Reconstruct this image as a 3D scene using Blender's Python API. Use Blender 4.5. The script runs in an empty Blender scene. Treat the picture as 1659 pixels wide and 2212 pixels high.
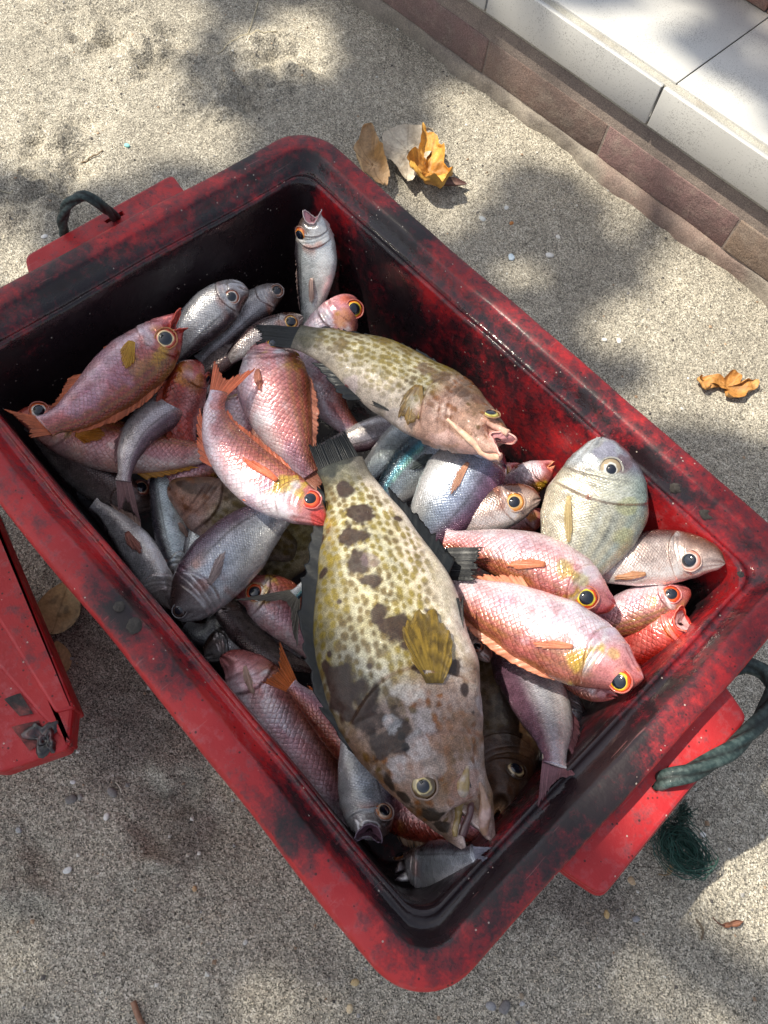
import bpy, math, random
import numpy as np
from mathutils import Vector, Matrix
R_ = math.radians
sc = bpy.context.scene
COL = sc.collection

# ------------------------------------------------------------------ camera
CAMP = np.array([0.3023095, -0.33417816, 1.12886551])
CR = np.array([[0.67465287, 0.731858, 0.09605919],
               [0.69083753, -0.58021818, -0.43138193],
               [-0.25997503, 0.35739435, -0.89704084]])     # rows: image right, image down, forward
FPX = 1750.0                                                # focal length for a 1659 px wide picture
cam_d = bpy.data.cameras.new('camera'); cam = bpy.data.objects.new('camera', cam_d); COL.objects.link(cam)
sc.camera = cam
cam_d.sensor_fit = 'HORIZONTAL'; cam_d.sensor_width = 36.0; cam_d.lens = 36.0 * FPX / 1659.0
cam_d.clip_start = 0.02; cam_d.clip_end = 500
M = Matrix(((CR[0][0], -CR[1][0], -CR[2][0], CAMP[0]),
            (CR[0][1], -CR[1][1], -CR[2][1], CAMP[1]),
            (CR[0][2], -CR[1][2], -CR[2][2], CAMP[2]), (0, 0, 0, 1)))
cam.matrix_world = M

# ------------------------------------------------------------------ light
SUN_AZ = np.array([-0.86, -0.51]); SUN_AZ /= np.linalg.norm(SUN_AZ)
SUN_EL = R_(58)
SD = np.array([SUN_AZ[0]*math.cos(SUN_EL), SUN_AZ[1]*math.cos(SUN_EL), math.sin(SUN_EL)])   # towards the sun
w = bpy.data.worlds.new('World'); sc.world = w; w.use_nodes = True
nt = w.node_tree; bg = nt.nodes['Background']
sky = nt.nodes.new('ShaderNodeTexSky'); sky.sky_type = 'NISHITA'; sky.sun_disc = False
sky.sun_elevation = SUN_EL; sky.sun_rotation = math.atan2(SD[0], SD[1])
sky.air_density = 1.0; sky.dust_density = 2.5; sky.ozone_density = 1.0
hsv = nt.nodes.new('ShaderNodeHueSaturation'); hsv.inputs['Saturation'].default_value = 0.5
nt.links.new(sky.outputs[0], hsv.inputs['Color']); nt.links.new(hsv.outputs[0], bg.inputs[0]); bg.inputs[1].default_value = 0.12
sl = bpy.data.lights.new('sun', 'SUN'); sl.energy = 4.4; sl.angle = R_(0.6); sl.color = (1.0, 0.93, 0.79)
so = bpy.data.objects.new('sun', sl); COL.objects.link(so)
so.rotation_euler = Vector(SD).to_track_quat('Z', 'Y').to_euler(); so.location = (-3, -2, 6)
sc.view_settings.view_transform = 'Standard'; sc.view_settings.look = 'None'
sc.view_settings.exposure = 0.62; sc.view_settings.gamma = 1.0
try: sc.view_settings.use_curve_mapping = False
except Exception: pass

# ------------------------------------------------------------------ helpers
def nrm(v):
    v = np.asarray(v, float); return v / (np.linalg.norm(v, axis=-1, keepdims=True) + 1e-12)
def px(x, y, z=0.0):
    """photo pixel (1659 wide) -> the point at height z"""
    d = CR.T @ np.array([(x-829.5)/FPX, (y-1106)/FPX, 1.0])
    return CAMP + d * ((z-CAMP[2])/d[2])
def proj(P):
    c = (np.asarray(P)-CAMP) @ CR.T
    return np.stack([829.5+FPX*c[..., 0]/c[..., 2], 1106+FPX*c[..., 1]/c[..., 2]], -1)
def depth(P): return float((np.asarray(P)-CAMP) @ CR[2])
def lin(c):
    c = np.asarray(c, float); return np.where(c <= 0.04045, c/12.92, ((c+0.055)/1.055)**2.4)
def hsh(i, j, k, s=0):
    h = (i.astype(np.int64)*374761393 + j.astype(np.int64)*668265263 + k.astype(np.int64)*2147483647 + s*974711) & 0xffffffff
    h = ((h ^ (h >> 13)) * 1274126177) & 0xffffffff
    h = ((h ^ (h >> 16)) * 2246822519) & 0xffffffff
    return ((h ^ (h >> 15)) & 0xffffff) / float(0xffffff)
def vnoise(P, s=0):
    P = np.asarray(P, float); F = np.floor(P).astype(np.int64); f = P-F; f = f*f*(3-2*f)
    i, j, k = F[..., 0], F[..., 1], F[..., 2]; r = 0
    for a in (0, 1):
        for b in (0, 1):
            for c in (0, 1):
                r = r + hsh(i+a, j+b, k+c, s)*(f[..., 0] if a else 1-f[..., 0])*(f[..., 1] if b else 1-f[..., 1])*(f[..., 2] if c else 1-f[..., 2])
    return r
def fbm(P, sc_=1.0, o=3, s=0):
    P = np.asarray(P, float)*sc_; r = 0; a = 1; t = 0
    for i in range(o):
        r = r + a*vnoise(P+17.3*i, s+i); t += a; a *= 0.5; P = P*2.03
    return r/t
def sst(a, b, x):
    t = np.clip((x-a)/(b-a), 0, 1); return t*t*(3-2*t)
def mixc(a, b, m):
    m = np.asarray(m)[..., None]; return a*(1-m)+b*m
def catmull(P, n):
    P = np.asarray(P, float)
    Q = np.vstack([2*P[0]-P[1], P, 2*P[-1]-P[-2]])
    seg = np.linalg.norm(np.diff(P, axis=0), axis=1)
    out = []
    for i in range(len(P)-1):
        p0, p1, p2, p3 = Q[i:i+4]
        m1 = (p2-p0)*0.5; m2 = (p3-p1)*0.5
        t = np.linspace(0, 1, 24, endpoint=False)[:, None]
        out.append((2*t**3-3*t**2+1)*p1+(t**3-2*t**2+t)*m1+(-2*t**3+3*t**2)*p2+(t**3-t**2)*m2)
    out = np.vstack(out+[P[-1:]])
    s = np.r_[0, np.cumsum(np.linalg.norm(np.diff(out, axis=0), axis=1))]
    u = np.linspace(0, s[-1], n)
    return np.stack([np.interp(u, s, out[:, k]) for k in range(out.shape[1])], 1)
def mesh(name, V, F, mat, parent=None, col=None, uv=None, smooth=True, attrs=None):
    me = bpy.data.meshes.new(name)
    V = np.asarray(V, float)
    me.from_pydata(V.tolist(), [], F if isinstance(F, list) else np.asarray(F).tolist())
    nl = len(me.loops)
    if col is not None or uv is not None:
        li = np.empty(nl, np.int32); me.loops.foreach_get('vertex_index', li)
    if col is not None:
        c = np.ones((len(V), 4), np.float32); c[:, :col.shape[1]] = col
        a = me.color_attributes.new('Col', 'FLOAT_COLOR', 'POINT'); a.data.foreach_set('color', c.ravel())
    if attrs:
        for k, v in attrs.items():
            a = me.attributes.new(k, 'FLOAT', 'POINT'); a.data.foreach_set('value', np.asarray(v, np.float32).ravel())
    if uv is not None:
        u = me.uv_layers.new(name='UVMap'); u.data.foreach_set('uv', np.asarray(uv, np.float32)[li].ravel())
    if smooth: me.polygons.foreach_set('use_smooth', np.ones(len(me.polygons), bool))
    if mat is not None: me.materials.append(mat)
    me.update()
    o = bpy.data.objects.new(name, me); COL.objects.link(o)
    if parent is not None:
        o.parent = parent
        o.matrix_parent_inverse = parent.matrix_world.inverted() if False else Matrix.Translation(-Vector(parent.location))
    return o
def tag(o, label, cat, group=None, kind=None):
    if label: o['label'] = label
    if cat: o['category'] = cat
    if group: o['group'] = group
    if kind: o['kind'] = kind
    return o
def thing(name, loc, label, cat, group=None):
    o = bpy.data.objects.new(name, None); COL.objects.link(o); o.location = [float(v) for v in loc]
    o.empty_display_size = 0.02
    return tag(o, label, cat, group)
def gridF(nu, nv, wrapv=False, off=0):
    i = np.arange(nu-1)[:, None]; j = np.arange(nv if wrapv else nv-1)[None, :]; j2 = (j+1) % nv
    return (np.stack([i*nv+j, i*nv+j2, (i+1)*nv+j2, (i+1)*nv+j], -1).reshape(-1, 4)+off)
def tube(P, r, ns=10, lobes=0, pitch=0.03, amp=0.0):
    P = np.asarray(P, float); n = len(P); T = nrm(np.gradient(P, axis=0))
    N = np.zeros_like(P); a = np.array([0, 0, 1.0]) if abs(T[0][2]) < .9 else np.array([1.0, 0, 0])
    N[0] = nrm(np.cross(T[0], a))
    for i in range(1, n): N[i] = nrm(N[i-1]-T[i]*(N[i-1]@T[i]))
    B = np.cross(T, N); s = np.r_[0, np.cumsum(np.linalg.norm(np.diff(P, axis=0), axis=1))]
    ph = np.linspace(0, 2*np.pi, ns, endpoint=False)
    rr = np.broadcast_to(np.asarray(r, float), (n,))[:, None]*(1-amp+amp*2*np.abs(np.cos((ph[None, :]*lobes-s[:, None]/pitch*2*np.pi)/2)) if lobes else 1)
    V = P[:, None]+rr[..., None]*(np.cos(ph)[None, :, None]*N[:, None]+np.sin(ph)[None, :, None]*B[:, None])
    F = gridF(n, ns, True).tolist()
    F.append(list(range(ns))[::-1]); F.append(list(range((n-1)*ns, n*ns)))
    return V.reshape(-1, 3), F
class MB:
    def __init__(s): s.V = []; s.F = []; s.C = []; s.n = 0
    def add(s, V, F, c=(1, 1, 1)):
        V = np.asarray(V, float); s.V.append(V)
        s.F += [[int(k)+s.n for k in f] for f in (F if isinstance(F, list) else np.asarray(F).tolist())]
        c = np.asarray(c, float); s.C.append(np.broadcast_to(c, (len(V), 3)).copy() if c.ndim == 1 else c); s.n += len(V)
    def build(s, name, mat, parent=None, smooth=True):
        return mesh(name, np.vstack(s.V), s.F, mat, parent, col=np.vstack(s.C), smooth=smooth)

# ------------------------------------------------------------------ materials
def newmat(name):
    m = bpy.data.materials.new(name); m.use_nodes = True; nt = m.node_tree
    return m, nt, nt.nodes['Principled BSDF']
def nd(nt, t, **k):
    n = nt.nodes.new(t)
    for a, v in k.items():
        if a.startswith('i_'): n.inputs[a[2:].replace('_', ' ')].default_value = v
        else: setattr(n, a, v)
    return n
def math_(nt, op, a, b=None, c=None, clamp=False):
    n = nt.nodes.new('ShaderNodeMath'); n.operation = op; n.use_clamp = clamp
    for i, v in enumerate((a, b, c)):
        if v is None: continue
        if isinstance(v, (int, float)): n.inputs[i].default_value = v
        else: nt.links.new(v, n.inputs[i])
    return n.outputs[0]
def noise(nt, vec, scale, detail=3, rough=0.55, dim='3D'):
    n = nd(nt, 'ShaderNodeTexNoise', noise_dimensions=dim); n.inputs['Scale'].default_value = scale
    n.inputs['Detail'].default_value = detail; n.inputs['Roughness'].default_value = rough
    if vec is not None: nt.links.new(vec, n.inputs['Vector'])
    return n.outputs['Fac']
def ramp(nt, fac, stops):
    n = nt.nodes.new('ShaderNodeValToRGB'); cr = n.color_ramp
    while len(cr.elements) > 1: cr.elements.remove(cr.elements[-1])
    cr.elements[0].position = stops[0][0]; cr.elements[0].color = (*stops[0][1], 1) if not isinstance(stops[0][1], (int, float)) else (stops[0][1],)*3+(1,)
    for p, c in stops[1:]:
        e = cr.elements.new(p); e.color = (*c, 1) if not isinstance(c, (int, float)) else (c, c, c, 1)
    nt.links.new(fac, n.inputs[0]); return n.outputs[0]
def mix(nt, fac, a, b, mode='MIX'):
    n = nt.nodes.new('ShaderNodeMix'); n.data_type = 'RGBA'; n.blend_type = mode
    for s, v in ((n.inputs[0], fac), (n.inputs[6], a), (n.inputs[7], b)):
        if isinstance(v, (int, float)): s.default_value = v
        elif isinstance(v, (tuple, list)): s.default_value = (*v, 1) if len(v) == 3 else v
        else: nt.links.new(v, s)
    return n.outputs[2]
def bump(nt, h, strength=0.5, dist=0.001, normal=None):
    n = nt.nodes.new('ShaderNodeBump'); n.inputs['Strength'].default_value = strength; n.inputs['Distance'].default_value = dist
    nt.links.new(h, n.inputs['Height'])
    if normal is not None: nt.links.new(normal, n.inputs['Normal'])
    return n.outputs[0]
def vcol(nt): return nd(nt, 'ShaderNodeVertexColor', layer_name='Col')
def geo(nt): return nt.nodes.new('ShaderNodeNewGeometry').outputs['Position']

def mat_scaly(name, size, edge, bumpd, metal, rough, contrast=0.35, coat=0.5, edgecol=(0.35, 0.2, 0.15)):
    m, nt, p = newmat(name); L = nt.links
    uv = nt.nodes.new('ShaderNodeUVMap').outputs[0]
    mp = nd(nt, 'ShaderNodeMapping'); mp.inputs['Rotation'].default_value = (0, 0, R_(45))
    mp.inputs['Scale'].default_value = (1/size, 1/size, 1); L.new(uv, mp.inputs[0])
    vo = nd(nt, 'ShaderNodeTexVoronoi', voronoi_dimensions='2D'); vo.inputs['Scale'].default_value = 1; vo.inputs['Randomness'].default_value = 0.34
    L.new(mp.outputs[0], vo.inputs['Vector'])
    ve = nd(nt, 'ShaderNodeTexVoronoi', voronoi_dimensions='2D', feature='DISTANCE_TO_EDGE'); ve.inputs['Scale'].default_value = 1; ve.inputs['Randomness'].default_value = 0.34
    L.new(mp.outputs[0], ve.inputs['Vector'])
    # position inside the cell, along the body
    sb = nd(nt, 'ShaderNodeVectorMath', operation='SUBTRACT'); L.new(mp.outputs[0], sb.inputs[0]); L.new(vo.outputs['Position'], sb.inputs[1])
    sx = nt.nodes.new('ShaderNodeSeparateXYZ'); L.new(sb.outputs[0], sx.inputs[0])
    along = math_(nt, 'ADD', sx.outputs[0], sx.outputs[1])            # -1..1 along the body
    e = math_(nt, 'SUBTRACT', 1.0, math_(nt, 'MULTIPLY', ve.outputs['Distance'], 1.0/edge, clamp=True))
    vc = vcol(nt); amt = vc.outputs['Alpha']                          # alpha: how scaly the skin is here
    cellv = nd(nt, 'ShaderNodeTexWhiteNoise', noise_dimensions='3D'); L.new(vo.outputs['Position'], cellv.inputs['Vector'])
    br = math_(nt, 'MULTIPLY_ADD', along, -contrast, math_(nt, 'MULTIPLY_ADD', cellv.outputs['Value'], contrast*0.9, 1.0-contrast*0.35))
    br = math_(nt, 'ADD', math_(nt, 'MULTIPLY', math_(nt, 'SUBTRACT', br, 1.0), amt), 1.0)
    hs = nd(nt, 'ShaderNodeVectorMath', operation='SCALE'); L.new(vc.outputs['Color'], hs.inputs[0]); L.new(br, hs.inputs['Scale'])
    dark = mix(nt, 1.0, hs.outputs[0], edgecol, 'MULTIPLY')
    var = ramp(nt, noise(nt, geo(nt), 34, 2), [(0.38, 0.12), (0.66, 0.62)])
    c = mix(nt, math_(nt, 'MULTIPLY', math_(nt, 'MULTIPLY', e, amt), var), hs.outputs[0], dark)
    fine = noise(nt, geo(nt), 620, 3)
    c = mix(nt, 0.4, c, ramp(nt, fine, [(0.32, 0.12), (0.68, 0.9)]), 'OVERLAY')
    c = mix(nt, 0.45, c, ramp(nt, noise(nt, geo(nt), 75, 4, 0.65), [(0.3, 0.2), (0.7, 0.82)]), 'OVERLAY')
    L.new(c, p.inputs['Base Color'])
    h = math_(nt, 'MULTIPLY', math_(nt, 'SUBTRACT', math_(nt, 'MULTIPLY', along, -0.6), math_(nt, 'MULTIPLY', e, 0.6)), amt)
    n1 = bump(nt, h, 0.8, bumpd)
    n2 = bump(nt, noise(nt, geo(nt), 260, 3), 0.35, 0.0011, n1)
    L.new(n2, p.inputs['Normal'])
    p.inputs['Metallic'].default_value = metal
    L.new(ramp(nt, noise(nt, geo(nt), 60, 3), [(0.35, rough-0.12), (0.68, rough+0.14)]), p.inputs['Roughness'])
    p.inputs['Coat Weight'].default_value = coat; p.inputs['Coat Roughness'].default_value = 0.07
    wet = bump(nt, noise(nt, geo(nt), 120, 3), 0.7, 0.0022, n1)
    L.new(wet, p.inputs['Coat Normal'])
    if metal == 0: p.inputs['Specular IOR Level'].default_value = 0.3
    return m
MAT_BIG = mat_scaly('pink_fish_skin', 0.0048, 0.24, 0.00050, 0.30, 0.30, 0.30, 0.9, (0.62, 0.28, 0.2))
MAT_SMALL = mat_scaly('silver_fish_skin', 0.0026, 0.25, 0.00026, 0.42, 0.26, 0.30, 0.9, (0.4, 0.38, 0.38))
MAT_FINE = mat_scaly('grouper_skin', 0.0019, 0.3, 0.00022, 0.0, 0.46, 0.30, 0.35, (0.5, 0.45, 0.4))
def mat_fin():
    m, nt, p = newmat('fin_membrane'); L = nt.links
    vc = vcol(nt); L.new(mix(nt, 0.25, vc.outputs['Color'], ramp(nt, noise(nt, geo(nt), 400, 2), [(0.3, 0.2), (0.7, 1.0)]), 'OVERLAY'), p.inputs['Base Color'])
    p.inputs['Roughness'].default_value = 0.48; p.inputs['Coat Weight'].default_value = 0.2; p.inputs['Coat Roughness'].default_value = 0.2
    L.new(bump(nt, noise(nt, geo(nt), 300, 2), 0.4, 0.001), p.inputs['Normal'])
    tr = nt.nodes.new('ShaderNodeBsdfTranslucent'); L.new(vc.outputs['Color'], tr.inputs[0])
    ms = nt.nodes.new('ShaderNodeMixShader'); ms.inputs[0].default_value = 0.3
    L.new(p.outputs[0], ms.inputs[1]); L.new(tr.outputs[0], ms.inputs[2])
    tp = nt.nodes.new('ShaderNodeBsdfTransparent'); m2 = nt.nodes.new('ShaderNodeMixShader')
    L.new(vc.outputs['Alpha'], m2.inputs[0]); L.new(tp.outputs[0], m2.inputs[1]); L.new(ms.outputs[0], m2.inputs[2]); L.new(m2.outputs[0], nt.nodes['Material Output'].inputs[0])
    return m
MAT_FIN = mat_fin()
def mat_eye():
    m, nt, p = newmat('eye_iris'); nt.links.new(vcol(nt).outputs['Color'], p.inputs['Base Color'])
    p.inputs['Roughness'].default_value = 0.22; p.inputs['Metallic'].default_value = 0.15
    p.inputs['Coat Weight'].default_value = 1.0; p.inputs['Coat Roughness'].default_value = 0.03; return m
MAT_EYE = mat_eye()
def mat_pupil():
    m, nt, p = newmat('eye_pupil'); p.inputs['Base Color'].default_value = (0.006, 0.009, 0.018, 1)
    p.inputs['Roughness'].default_value = 0.12; p.inputs['Coat Weight'].default_value = 1.0; p.inputs['Coat Roughness'].default_value = 0.05; return m
MAT_PUPIL = mat_pupil()
def mat_vc(name, rough=0.6, bd=0.001, bs=200, coat=0.0, amt=0.2):
    m, nt, p = newmat(name); L = nt.links
    L.new(mix(nt, amt, vcol(nt).outputs['Color'], ramp(nt, noise(nt, geo(nt), bs*1.5, 3), [(0.3, 0.15), (0.7, 1.0)]), 'OVERLAY'), p.inputs['Base Color'])
    p.inputs['Roughness'].default_value = rough; p.inputs['Coat Weight'].default_value = coat
    L.new(bump(nt, noise(nt, geo(nt), bs, 3), 0.6, bd), p.inputs['Normal']); return m
MAT_WET = mat_vc('wet_flesh', 0.3, 0.0008, 220, 0.6)
# px x, px y, z, radius px, strength, ry px, angle (sunlit patches seen in the photograph)
LITS = [(80, 1950, 0, 160, .22), (300, 2110, 0, 140, .25), (1150, 480, 0, 120, .2), (1300, 600, 0, 140, .18), (1250, 2080, 0, 120, .2), (200, 420, 0, 140, .3), (700, 1400, .25, 500, .16), (120, 60, 0, 200, .9), (150, 200, 0, 150, .6), (420, 40, 0, 80, .5), (690, 130, 0, 60, .8), (380, 290, 0, 90, .8), (290, 250, 0, 100, .6), (80, 350, 0, 70, .5), (20, 480, 0, 60, .5),
        (1560, 780, 0, 120, .9), (1350, 700, 0, 80, .5), (1000, 330, 0, 80, .6), (1130, 200, .05, 50, .5), (1560, 2050, 0, 160, .7),
        (60, 60, 0, 120, 1.2), (200, 150, 0, 130, .9), (60, 230, 0, 130, 1.), (330, 20, 0, 90, .8), (600, 120, 0, 90, 1.1), (640, 60, 0, 80, .9), (330, 240, 0, 85, 1.1), (430, 270, 0, 60, .9), (230, 300, 0, 80, .6),
        (20, 590, 0, 90, 1.3), (10, 330, 0, 60, .6), (480, 330, 0, 50, .6),
        (1050, 280, 0, 110, .9), (980, 210, 0, 60, .8), (900, 400, 0, 80, 1.2), (1180, 330, 0, 60, .6), (960, 490, 0, 60, .8), (1120, 610, 0, 60, .55), (1500, 720, 0, 110, 1.1), (1600, 650, 0, 90, 1.1), (1620, 850, 0, 120, 1.2), (1380, 880, 0, 80, .7), (1270, 760, 0, 60, .4),
        (1480, 620, 0, 60, .7), (1600, 560, .1, 70, .9),
        (1100, 60, .2, 60, .9), (1260, 90, .235, 110, 1.), (1350, 150, .2, 100, 1.), (1550, 250, .235, 120, 1.2), (1500, 330, .2, 110, 1.), (1450, 30, .235, 90, .9), (1640, 380, .2, 90, 1.), (1150, 130, .1, 50, .4), (1000, 160, .05, 50, .5), (1640, 30, .235, 60, .7),
        (1600, 1870, 0, 130, 1.3), (1650, 2000, 0, 120, 1.2), (1480, 2120, 0, 120, .45), (1600, 2200, 0, 110, .9), (1330, 2190, 0, 60, .5), (620, 2150, 0, 90, .6), (760, 2190, 0, 60, .4), (30, 1760, 0, 60, .35), (80, 2190, 0, 60, .3), (1640, 1640, 0, 60, .6),
        (900, 840, .27, 150, 1.1), (1000, 930, .27, 110, 1.2), (740, 760, .27, 80, .8), (1160, 830, .27, 120, 1.4), (1280, 900, .27, 110, 1.5), (1290, 1080, .27, 170, 1.4), (1120, 1100, .27, 130, 1.2), (1450, 1130, .30, 100, .8), (1560, 1220, .29, 90, .8),
        (980, 1080, .25, 120, 1.1), (1180, 1250, .27, 150, 1.3), (1200, 1380, .27, 150, 1.3), (1340, 1420, .27, 110, 1.2), (1430, 1310, .27, 100, .9), (1150, 1500, .24, 70, .6),
        (560, 1060, .27, 110, 1.), (660, 1080, .27, 90, 1.3), (590, 870, .27, 80, 1.1), (340, 700, .27, 80, 1.), (690, 540, .27, 70, 1.1), (740, 660, .24, 60, 1.2), (470, 660, .25, 70, .8),
        (820, 1180, .28, 120, .9), (850, 1350, .28, 130, .9), (880, 1560, .28, 110, .85), (960, 1640, .28, 80, .8), (560, 1170, .22, 80, .7), (610, 1560, .18, 70, .5), (800, 1720, .2, 50, .6), (1600, 1180, .3, 60, .6), (1550, 1540, .30, 80, 1.), (1380, 1760, .3, 90, .9), (1250, 1880, .3, 60, .6), (800, 1700, .22, 60, .4),
        (1080, 640, .33, 60, .5), (860, 450, .33, 60, .5), (1480, 980, .33, 70, .5), (620, 1560, .2, 50, .3)]
# ------------------------------------------------------------------ setting materials
def mat_sand():
    m, nt, p = newmat('sand'); L = nt.links; g = geo(nt)
    big = noise(nt, g, 4.5, 4, 0.6)
    base = ramp(nt, big, [(0.3, (0.275, 0.250, 0.205)), (0.5, (0.350, 0.320, 0.262)), (0.7, (0.43, 0.39, 0.315))])
    vo = nd(nt, 'ShaderNodeTexVoronoi'); vo.inputs['Scale'].default_value = 680; L.new(g, vo.inputs['Vector'])
    gs = nt.nodes.new('ShaderNodeSeparateColor'); L.new(vo.outputs['Color'], gs.inputs[0])
    grain = ramp(nt, gs.outputs[0], [(0.0, 0.08), (0.2, 0.28), (0.5, 0.5), (0.78, 0.66), (0.92, 0.95), (1.0, 1.0)])
    c = mix(nt, 0.95, base, grain, 'OVERLAY')
    vo2 = nd(nt, 'ShaderNodeTexVoronoi'); vo2.inputs['Scale'].default_value = 190; L.new(g, vo2.inputs['Vector'])
    g2 = nt.nodes.new('ShaderNodeSeparateColor'); L.new(vo2.outputs['Color'], g2.inputs[0])
    c = mix(nt, 0.28, c, ramp(nt, g2.outputs[1], [(0.0, 0.2), (0.3, 0.45), (0.75, 0.52), (0.92, 0.7), (1.0, 0.95)]), 'OVERLAY')
    c = mix(nt, 0.32, c, ramp(nt, noise(nt, g, 60, 5, 0.75), [(0.3, 0.15), (0.7, 0.85)]), 'OVERLAY')
    # damp, purplish stains near the tub
    da = nd(nt, 'ShaderNodeAttribute', attribute_name='damp')
    dm = ramp(nt, math_(nt, 'ADD', da.outputs['Fac'], math_(nt, 'MULTIPLY', math_(nt, 'SUBTRACT', noise(nt, g, 22, 4), 0.5), 0.9)), [(0.35, 0.0), (0.8, 1.0)])
    c = mix(nt, math_(nt, 'MULTIPLY', dm, 0.6), c, mix(nt, 1.0, c, (0.42, 0.38, 0.40), 'MULTIPLY'))
    L.new(c, p.inputs['Base Color'])
    p.inputs['Roughness'].default_value = 0.93; p.inputs['Specular IOR Level'].default_value = 0.25
    n1 = bump(nt, vo.outputs['Distance'], 0.6, 0.0012)
    n1 = bump(nt, vo2.outputs['Distance'], 0.55, 0.003, n1)
    n1 = bump(nt, noise(nt, g, 48, 4, 0.6), 0.6, 0.009, n1)
    L.new(n1, p.inputs['Normal']); return m
MAT_SAND = mat_sand()
def mat_plastic():
    m, nt, p = newmat('red_plastic'); L = nt.links; g = geo(nt)
    gr = nd(nt, 'ShaderNodeAttribute', attribute_name='grime').outputs['Fac']  # stains, plus shade and sun patches painted onto the tub
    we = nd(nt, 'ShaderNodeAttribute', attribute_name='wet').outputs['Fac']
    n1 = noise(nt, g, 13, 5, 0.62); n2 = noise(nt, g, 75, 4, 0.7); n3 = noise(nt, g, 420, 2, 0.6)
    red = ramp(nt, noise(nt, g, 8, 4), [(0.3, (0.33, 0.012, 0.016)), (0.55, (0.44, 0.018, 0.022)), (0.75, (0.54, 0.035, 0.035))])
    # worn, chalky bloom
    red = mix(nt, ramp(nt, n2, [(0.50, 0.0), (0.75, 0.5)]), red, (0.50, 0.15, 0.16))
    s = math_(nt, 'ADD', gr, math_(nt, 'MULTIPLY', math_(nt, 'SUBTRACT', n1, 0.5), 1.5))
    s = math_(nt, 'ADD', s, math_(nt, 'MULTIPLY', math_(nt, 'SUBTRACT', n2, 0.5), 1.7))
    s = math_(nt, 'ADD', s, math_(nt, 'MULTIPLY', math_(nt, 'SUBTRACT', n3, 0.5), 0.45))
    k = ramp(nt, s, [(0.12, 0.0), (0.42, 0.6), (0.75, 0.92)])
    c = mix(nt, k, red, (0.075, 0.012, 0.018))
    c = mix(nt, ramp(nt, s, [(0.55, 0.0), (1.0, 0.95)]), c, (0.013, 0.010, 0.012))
    # sand grains and scratches stuck to it
    vo = nd(nt, 'ShaderNodeTexVoronoi'); vo.inputs['Scale'].default_value = 260; L.new(g, vo.inputs['Vector'])
    sc_ = nt.nodes.new('ShaderNodeSeparateColor'); L.new(vo.outputs['Color'], sc_.inputs[0])
    spk = math_(nt, 'MULTIPLY', math_(nt, 'GREATER_THAN', sc_.outputs[0], 0.975), math_(nt, 'LESS_THAN', vo.outputs['Distance'], 0.26))
    spk = math_(nt, 'MULTIPLY', spk, math_(nt, 'GREATER_THAN', noise(nt, g, 17, 3), 0.49))
    c = mix(nt, math_(nt, 'MULTIPLY', spk, 0.7), c, (0.55, 0.47, 0.4))
    dk = math_(nt, 'MULTIPLY', math_(nt, 'LESS_THAN', sc_.outputs[1], 0.05), math_(nt, 'LESS_THAN', vo.outputs['Distance'], 0.33))
    c = mix(nt, math_(nt, 'MULTIPLY', dk, 0.75), c, (0.01, 0.008, 0.008))
    mp = nd(nt, 'ShaderNodeMapping'); mp.inputs['Scale'].default_value = (260, 14, 60); mp.inputs['Rotation'].default_value = (0, 0, 0.5); L.new(g, mp.inputs[0])
    scr = noise(nt, mp.outputs[0], 1.0, 2)
    c = mix(nt, ramp(nt, scr, [(0.7, 0.0), (0.74, 0.22)]), c, (0.5, 0.2, 0.19))
    L.new(c, p.inputs['Base Color'])
    r = ramp(nt, math_(nt, 'ADD', we, math_(nt, 'MULTIPLY', math_(nt, 'SUBTRACT', noise(nt, g, 30, 3), 0.5), 1.0)), [(0.2, 0.55), (0.75, 0.13)])
    L.new(r, p.inputs['Roughness'])
    b = bump(nt, n2, 0.35, 0.0016); b = bump(nt, n3, 0.4, 0.0005, b)
    b = bump(nt, noise(nt, g, 26, 3), 0.4, 0.004, b)
    L.new(b, p.inputs['Normal']); p.inputs['Specular IOR Level'].default_value = 0.5
    return m
MAT_RED = mat_plastic()
MAT_ROPE = mat_vc('rope_fibre', 0.62, 0.0009, 600, 0.1, 0.45)
MAT_LEAF = mat_vc('dry_leaf', 0.6, 0.0014, 160, 0.0, 0.25)
MAT_STONE = mat_vc('stone', 0.8, 0.001, 300, 0.0, 0.3)
def mat_tile():
    m, nt, p = newmat('glazed_tile'); L = nt.links; g = geo(nt)
    n = noise(nt, g, 11, 4); f = noise(nt, g, 420, 2, 0.7)
    spk = ramp(nt, math_(nt, 'ADD', math_(nt, 'MULTIPLY', f, 0.8), math_(nt, 'MULTIPLY', n, 0.34)), [(0.650, 0.0), (0.685, 0.75)])
    c = mix(nt, spk, ramp(nt, noise(nt, g, 3, 3), [(0.3, (0.50, 0.49, 0.46)), (0.7, (0.60, 0.59, 0.56))]), (0.22, 0.21, 0.20))
    L.new(c, p.inputs['Base Color']); p.inputs['Roughness'].default_value = 0.42
    L.new(bump(nt, f, 0.2, 0.0006), p.inputs['Normal']); return m
MAT_TILE = mat_tile()
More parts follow.
